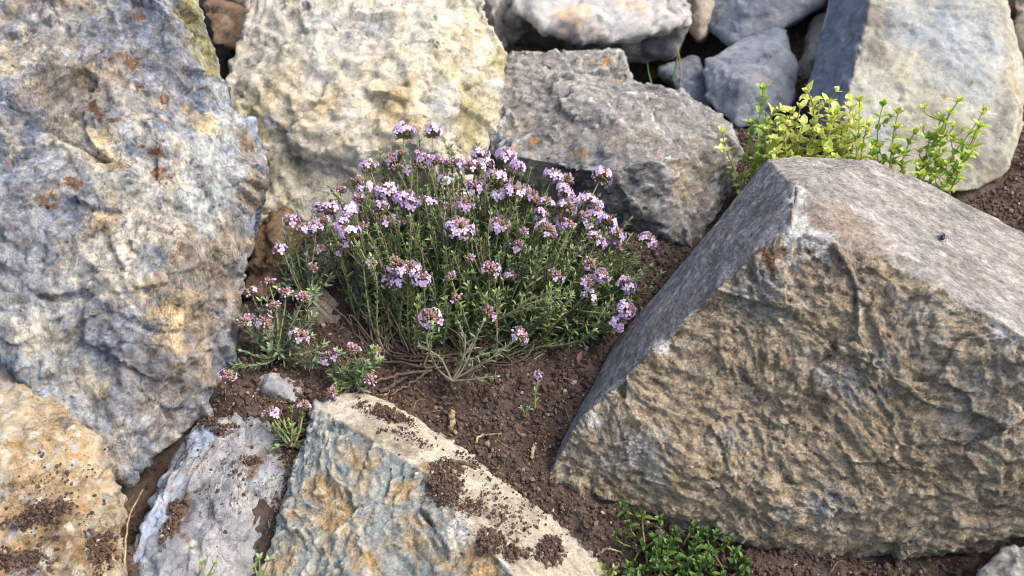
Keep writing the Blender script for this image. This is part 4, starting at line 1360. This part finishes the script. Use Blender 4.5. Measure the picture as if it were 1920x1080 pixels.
for (px, py, ye, bx) in LT:
    left = px < 1440
    d = (.632 if left else .605) + R.normal() * .008
    P = V(px, py, d)
    Bq = V(bx + R.normal() * 5, 440 if px < 1690 else 400, d + .012)
    Bq[2] = min(Bq[2], soil_z(Bq[:1], Bq[1:2], False)[0] + .002)
    v = P - Bq
    side = np.array([v[0], 0, 0])
    path = bez(Bq, Bq + v * .35 + np.array([0, 0, .012 if px < 1690 else -.012]) + R.normal(size=3) * .006, P - norm(np.array([0, 0, 1.0]) + side * 6 + R.normal(size=3) * .25) * np.linalg.norm(v) * .3, P, 14)
    mb = MB()
    mb.tube(path, .0008, .0005, R.uniform(.2, .9), 5)
    st = mb.build('stem', M_GREENSTEM, path[0], lemon)
    lb = MB()
    far = px > 1640
    dress(lb, path, R, .3, 1, .0074 if far else .0062, .0086, .0060, (30, 85), tint=(-.05 + .33 * ye, .12 + .46 * ye), tuft=.5, edge=.36, tip=6, curl=-.12 if far else -.05, grow=-.05)
    for q_ in range(2 if far else 1):
        a_i = R.integers(6, 12)
        o_ = path[a_i]
        e_ = o_ + np.array([R.choice([-1, 1]) * R.uniform(.006, .016), R.normal() * .008, R.uniform(.004, .014)])
        sp = bez(o_, o_ + (e_ - o_) * .4, e_ - np.array([0, 0, .005]), e_, 8)
        lb.tube(sp, .0006, .0004, .25, 4)
        dress(lb, sp, R, .3, 1, .006, .0072, .0050, (30, 80), tint=(-.05 + .33 * ye, .12 + .46 * ye), tuft=.3, edge=.36, tip=5, curl=-.1)
    lb.build('leaves', M_LEMON, path[0], st)

# ------------------------------------------------------------------ creeping green herb
g = V(1290, 1075, gd(1075))
creep = empty('creeping_plant', (g[0], g[1], soil_z(g[:1], g[1:2], False)[0]))
tag(creep, 'low creeping plant with glossy bright green leaves on the soil at the bottom edge', 'plant')
CT = [(1168, 950), (1182, 985), (1155, 1005), (1205, 970), (1282, 956), (1312, 958), (1240, 976), (1300, 990), (1342, 980), (1325, 1000), (1268, 1000), (1225, 1010)]
for i in range(84):
    px, py = R.uniform(1175, 1410), R.uniform(995, 1110)
    if (px - 1290) ** 2 / 118 ** 2 + (py - 1075) ** 2 / 80 ** 2 < 1:
        CT.append((px, py))
for (px, py) in CT[:96]:
    P = V(px, py, gd(py + R.uniform(24, 56)))
    B = np.array([P[0] * .6 + g[0] * .4 + R.normal() * .008, P[1] * .75 + g[1] * .25 + R.normal() * .006, 0])
    B[2] = soil_z(B[:1], B[1:2], False)[0] + .001
    path = bez(B, B + (P - B) * .5 + np.array([0, 0, -.002]), P - np.array([0, 0, .007]), P, 10)
    mb = MB()
    mb.tube(path, .0008, .0005, R.uniform(0, .3), 5)
    st = mb.build('stem', M_GREENSTEM, path[0], creep)
    lb = MB()
    dress(lb, path, R, .35, 1, .0031, .0062, .0034, (40, 75), tint=(.1, .7), tuft=.85, tip=6, curl=.02, grow=.1)
    lb.build('leaves', M_CREEP, path[0], st)


def little_plant(name, label, pts, leafL, leafW, tint, mat, group, pink=False, step=.0045):
    roots = [V(*p[0]) for p in pts]
    e = empty(name, roots[0])
    tag(e, label, 'plant', group)
    for p in pts:
        path = smooth_path([V(*q) for q in p], 12)
        mb = MB()
        mb.tube(path, .0007, .0004, .6, 5)
        st = mb.build('stem', M_GREENSTEM, path[0], e)
        lb = MB()
        dress(lb, path, R, .15, 1, step, leafL, leafW, (30, 65), tint=tint, tuft=.4, tip=4)
        lb.build('leaves', mat, path[0], st)
        if pink:
            flower_head(path[-1] + np.array([0, 0, .001]), np.array([0, 0, 1.0]), .0021, .1, R, e)


SG = 'small seedlings'
little_plant('seedling', 'tiny pink-tipped seedling standing alone on the open soil in front of the thyme', [[(1003, 765, .518), (1004, 740, .514), (1010, 705, .508)]], .006, .0016, (.5, .8), M_LEAF, SG, True)
little_plant('seedling', 'tiny green seedling low on the open soil, just left of the pink-tipped one', [[(982, 775, .515), (980, 766, .513)], [(982, 775, .515), (990, 768, .513)]], .005, .0018, (.3, .6), M_LEAFGREY, SG)
little_plant('seedling', 'small pale green sprig in front of the veined light grey rock at the bottom edge', [[(385, 1092, .43), (378, 1060, .426)], [(385, 1092, .43), (400, 1060, .426)]], .006, .003, (.5, .8), M_LEAFGREY, SG)
little_plant('seedling', 'pale blue-green sprig between the light grey rock and the cream-topped rock at the bottom edge', [[(488, 1095, .42), (486, 1050, .416)], [(488, 1095, .42), (502, 1055, .415)], [(488, 1095, .42), (478, 1065, .416)]], .006, .003, (.4, .8), M_LEAFGREY, SG)
little_plant('seedling', 'yellowish seedling on the soil between the cream-topped rock and the green creeping plant', [[(1140, 1085, .443), (1132, 1068, .440)], [(1140, 1085, .443), (1150, 1070, .440)]], .006, .0034, (.8, 1), M_CREEP, SG)

# ------------------------------------------------------------------ twigs, blades, fly
k = NT('dry_wood')
c = k.ramp(k.noise(k.co(), 220, 6, .65), ramp3([(86, 70, 54), (130, 110, 84), (166, 146, 114)]))
k.t.links.new(c, k.b.inputs['Base Color'])
k.b.inputs['Roughness'].default_value = .8
M_WOOD = k.m
k = NT('dark_twig_bark')
c = k.ramp(k.noise(k.co(), 260, 6, .65), ramp3([(46, 38, 32), (74, 64, 54), (104, 92, 78)]))
k.t.links.new(c, k.b.inputs['Base Color'])
k.b.inputs['Roughness'].default_value = .85
M_BARK = k.m


def stick(name, label, cat, pts, r0, r1, mat, group=None):
    path = smooth_path(pts, 16)
    path[1:-1] += R.normal(size=(len(path) - 2, 3)) * r0 * .25
    mb = MB()
    mb.tube(path, r0, r1, .5, 7)
    mb.tube(path[[len(path) // 2, len(path) // 2 + 1]] + np.array([[0, 0, 0], [0, 0, r0 * 1.8]]), r0 * .7, r0 * .35, .5, 5)
    o_ = mb.build(name, mat, path[0])
    return tag(o_, label, cat, group)


def on_rock(key, px, py, lift):
    p_, n_ = pick(RK[key][1], RK[key][2], px, py)
    return p_ + n_ * lift


def on_soil(px, py, lift):
    q = V(px, py, gd(py))
    q[2] = soil_z(q[:1], q[1:2])[0] + lift
    return q


TG = 'bits of dead wood'
stick('twig', 'dark grey twig lying on top of the cream-topped rock above the soil pile', 'twig', [on_rock('front', 842, 861, .0012), on_rock('front', 868, 864, .0012), on_rock('front', 893, 871, .0012)], .0011, .0009, M_BARK, TG)
stick('twig', 'curved pale root lying on the soil right of the cream-topped rock', 'twig', [on_soil(893, 840, .001), on_soil(896, 828, .002), on_soil(912, 820, .0025), on_soil(938, 823, .001)], .0009, .0006, M_WOOD, TG)
stick('twig', 'short pale stick lying on the soil left of the big right boulder', 'twig', [on_soil(996, 868, .001), on_soil(1000, 852, .002), on_soil(1003, 845, .001)], .0013, .001, M_WOOD, TG)
stick('twig', 'pale wood chip on the soil close to the cream-topped rock', 'twig', [on_soil(846, 806, .0015), on_soil(847, 790, .0025), on_soil(850, 780, .002)], .0024, .0018, M_WOOD, TG)
stick('twig', 'thin dry stalk standing in the crack left of the veined light grey rock', 'stalk', [V(233, 1065, .44), V(236, 1010, .447), V(244, 965, .452), V(268, 918, .458)], .0007, .0004, M_WOOD, TG)
stick('twig', 'thin brown twig lying across the ochre boulder', 'twig', [on_rock('ochre', 50, 985, .0008), on_rock('ochre', 90, 966, .0010), on_rock('ochre', 122, 948, .0008)], .0006, .0004, M_BARK, TG)
stick('twig', 'grey twig half buried under the front stems of the thyme', 'twig', [on_soil(712, 752, .001), on_soil(740, 735, .003), on_soil(770, 712, .003)], .0018, .0012, M_BARK, TG)
stick('twig', 'thin root lying at the foot of the big right boulder by the green creeping plant', 'twig', [on_soil(1118, 1035, .001), on_soil(1140, 1028, .003), on_soil(1165, 1030, .001)], .0008, .0005, M_WOOD, TG)
# fibres in the soil
mb = MB()
cnt = 0
while cnt < 1300:
    fx, fy = R.uniform(-.35, .45), R.uniform(.28, .72)
    if not free_of_rocks([fx], [fy], [soil_z(np.array([fx]), np.array([fy]), False)[0]])[0]:
        cnt += .2
        continue
    cnt += 1
    a, l = R.uniform(0, 6.28), R.uniform(.003, .014)
    tt = np.linspace(-.5, .5, 5)
    xx = fx + tt * l * math.cos(a) + (tt * tt) * l * R.normal() * .6
    yy = fy + tt * l * math.sin(a) + (tt * tt) * l * R.normal() * .6
    mb.tube(np.stack([xx, yy, soil_z(xx, yy) + .0008 + .001 * R.random()], 1), R.uniform(.0001, .0003), .0001, R.random(), 4)
k = NT('fibre')
k.t.links.new(k.ramp(k.attr('tint'), [(0, lin((60, 46, 36))), (.6, lin((112, 90, 66))), (1, lin((160, 136, 104)))]), k.b.inputs['Base Color'])
k.b.inputs['Roughness'].default_value = .9
o = mb.build('soil_fibres', k.m, np.zeros(3))
tag(o, 'thin dead fibres and roots in the soil', 'soil', kind='stuff')

# dead leaf on the soil
dl = MB()
q = on_soil(1083, 690, .003)
dl.leaves(np.array([q]), np.array([[.3, .6, .25]]), np.array([[-.3, -.2, .9]]), [.009], [.005], .5, curl=.3)
k = NT('dead_leaf_surface')
k.t.links.new(k.ramp(k.noise(k.co(), 200, 5, .6), ramp3([(80, 56, 46), (104, 76, 60), (128, 98, 80)])), k.b.inputs['Base Color'])
k.b.inputs['Roughness'].default_value = .7
o = dl.build('dead_leaf', k.m, q)
tag(o, 'small curled reddish-brown dead leaf on the dark soil left of the big right boulder', 'leaf')

# grass blades in the dark gap
for i, (pts, lab) in enumerate(([[(1262, 150, .80), (1272, 100, .79), (1290, 50, .78)], 'thin green grass blade leaning right in the dark gap under the pale peach-streaked boulder'],
                                [[(1275, 165, .79), (1276, 120, .785), (1268, 85, .78)], 'dry straw-coloured grass blade upright in the dark gap'],
                                [[(1222, 160, .80), (1216, 135, .79), (1214, 118, .785)], 'short green grass blade at the left end of the dark gap'])):
    path = smooth_path([V(*q) for q in pts], 10)
    mb = MB()
    w = np.linspace(.0011, .0003, len(path))
    a_ = path + np.outer(w, [1, .3, 0])
    b_ = path - np.outer(w, [1, .3, 0])
    c_ = path + np.outer(w * .5, [-.3, 1, 0])
    m_ = len(path)
    ii_ = np.arange(m_ - 1)
    f = np.concatenate([np.stack([ii_, ii_ + 1, ii_ + 1 + 2 * m_, ii_ + 2 * m_], 1), np.stack([ii_ + 2 * m_, ii_ + 1 + 2 * m_, ii_ + 1 + m_, ii_ + m_], 1), np.stack([ii_ + m_, ii_ + 1 + m_, ii_ + 1, ii_], 1)])
    mb.add(np.concatenate([a_, b_, c_]), .5 if i != 1 else .95, f4=f)
    tag(mb.build('grass_blade', M_LEAF if i != 1 else M_WOOD, path[0]), lab, 'grass', 'grass blades in the gap')

# fly
p_, n_ = pick(RK['right'][1], RK['right'][2], 1768, 441)
fly = empty('fly', p_)
tag(fly, 'small dark fly sitting on the smooth pale top of the big right boulder', 'insect')
k = NT('fly_body')
k.b.inputs['Base Color'].default_value = (.012, .012, .014, 1)
k.b.inputs['Roughness'].default_value = .4
M_FLY = k.m
k = NT('fly_wing')
k.b.inputs['Base Color'].default_value = (.16, .15, .14, 1)
k.b.inputs['Roughness'].default_value = .3
k.b.inputs['Alpha'].default_value = .55
M_WING = k.m
Zf = norm(n_)
Xf = norm(np.cross(np.array([.45, .9, 0]), Zf))
Yf = np.cross(Zf, Xf)
Bf = np.stack([Xf, Yf, Zf], 1)
loc = lambda a: p_ + Bf @ (np.array(a) * .0015)
bm = bmesh.new()
bmesh.ops.create_icosphere(bm, subdivisions=2, radius=1)
SV, SF = np.array([v.co[:] for v in bm.verts]), np.array([[v.index for v in f.verts] for f in bm.faces])
bm.free()


def blob(name, c, s_, parent, mat):
    mb = MB()
    mb.add(np.array([loc(np.array(c) + v * np.array(s_)) for v in SV]), .5, f3=SF)
    return mb.build(name, mat, loc(c), parent)


ab = blob('abdomen', (0, -1.3, 1.2), (.95, 1.7, .85), fly, M_FLY)
blob('thorax', (0, .7, 1.5), (.9, 1.1, .9), fly, M_FLY)
hd = blob('head', (0, 2.0, 1.35), (.75, .55, .65), fly, M_FLY)
for sx in (-1, 1):
    blob('eye', (.5 * sx, 2.15, 1.5), (.35, .4, .45), hd, M_FLY)
    mb = MB()
    mb.leaves(np.array([loc((.4 * sx, .9, 2.2))]), np.array([Bf @ np.array([.45 * sx, -1, -.05])]), np.array([Zf]), .0062, .0027, .5)
    mb.build('wing', M_WING, loc((.4 * sx, .9, 2.2)), fly)
    for ly, fy in ((1.2, 2.4), (.6, .4), (.1, -1.8)):
        mb = MB()
        mb.tube(np.array([loc((.5 * sx, ly, 1.0)), loc((1.5 * sx, (ly + fy) / 2, 1.5)), loc((2.2 * sx, fy, .05))]), .00016, .0001, .5, 4)
        mb.build('leg', M_FLY, loc((.5 * sx, ly, 1.0)), fly)
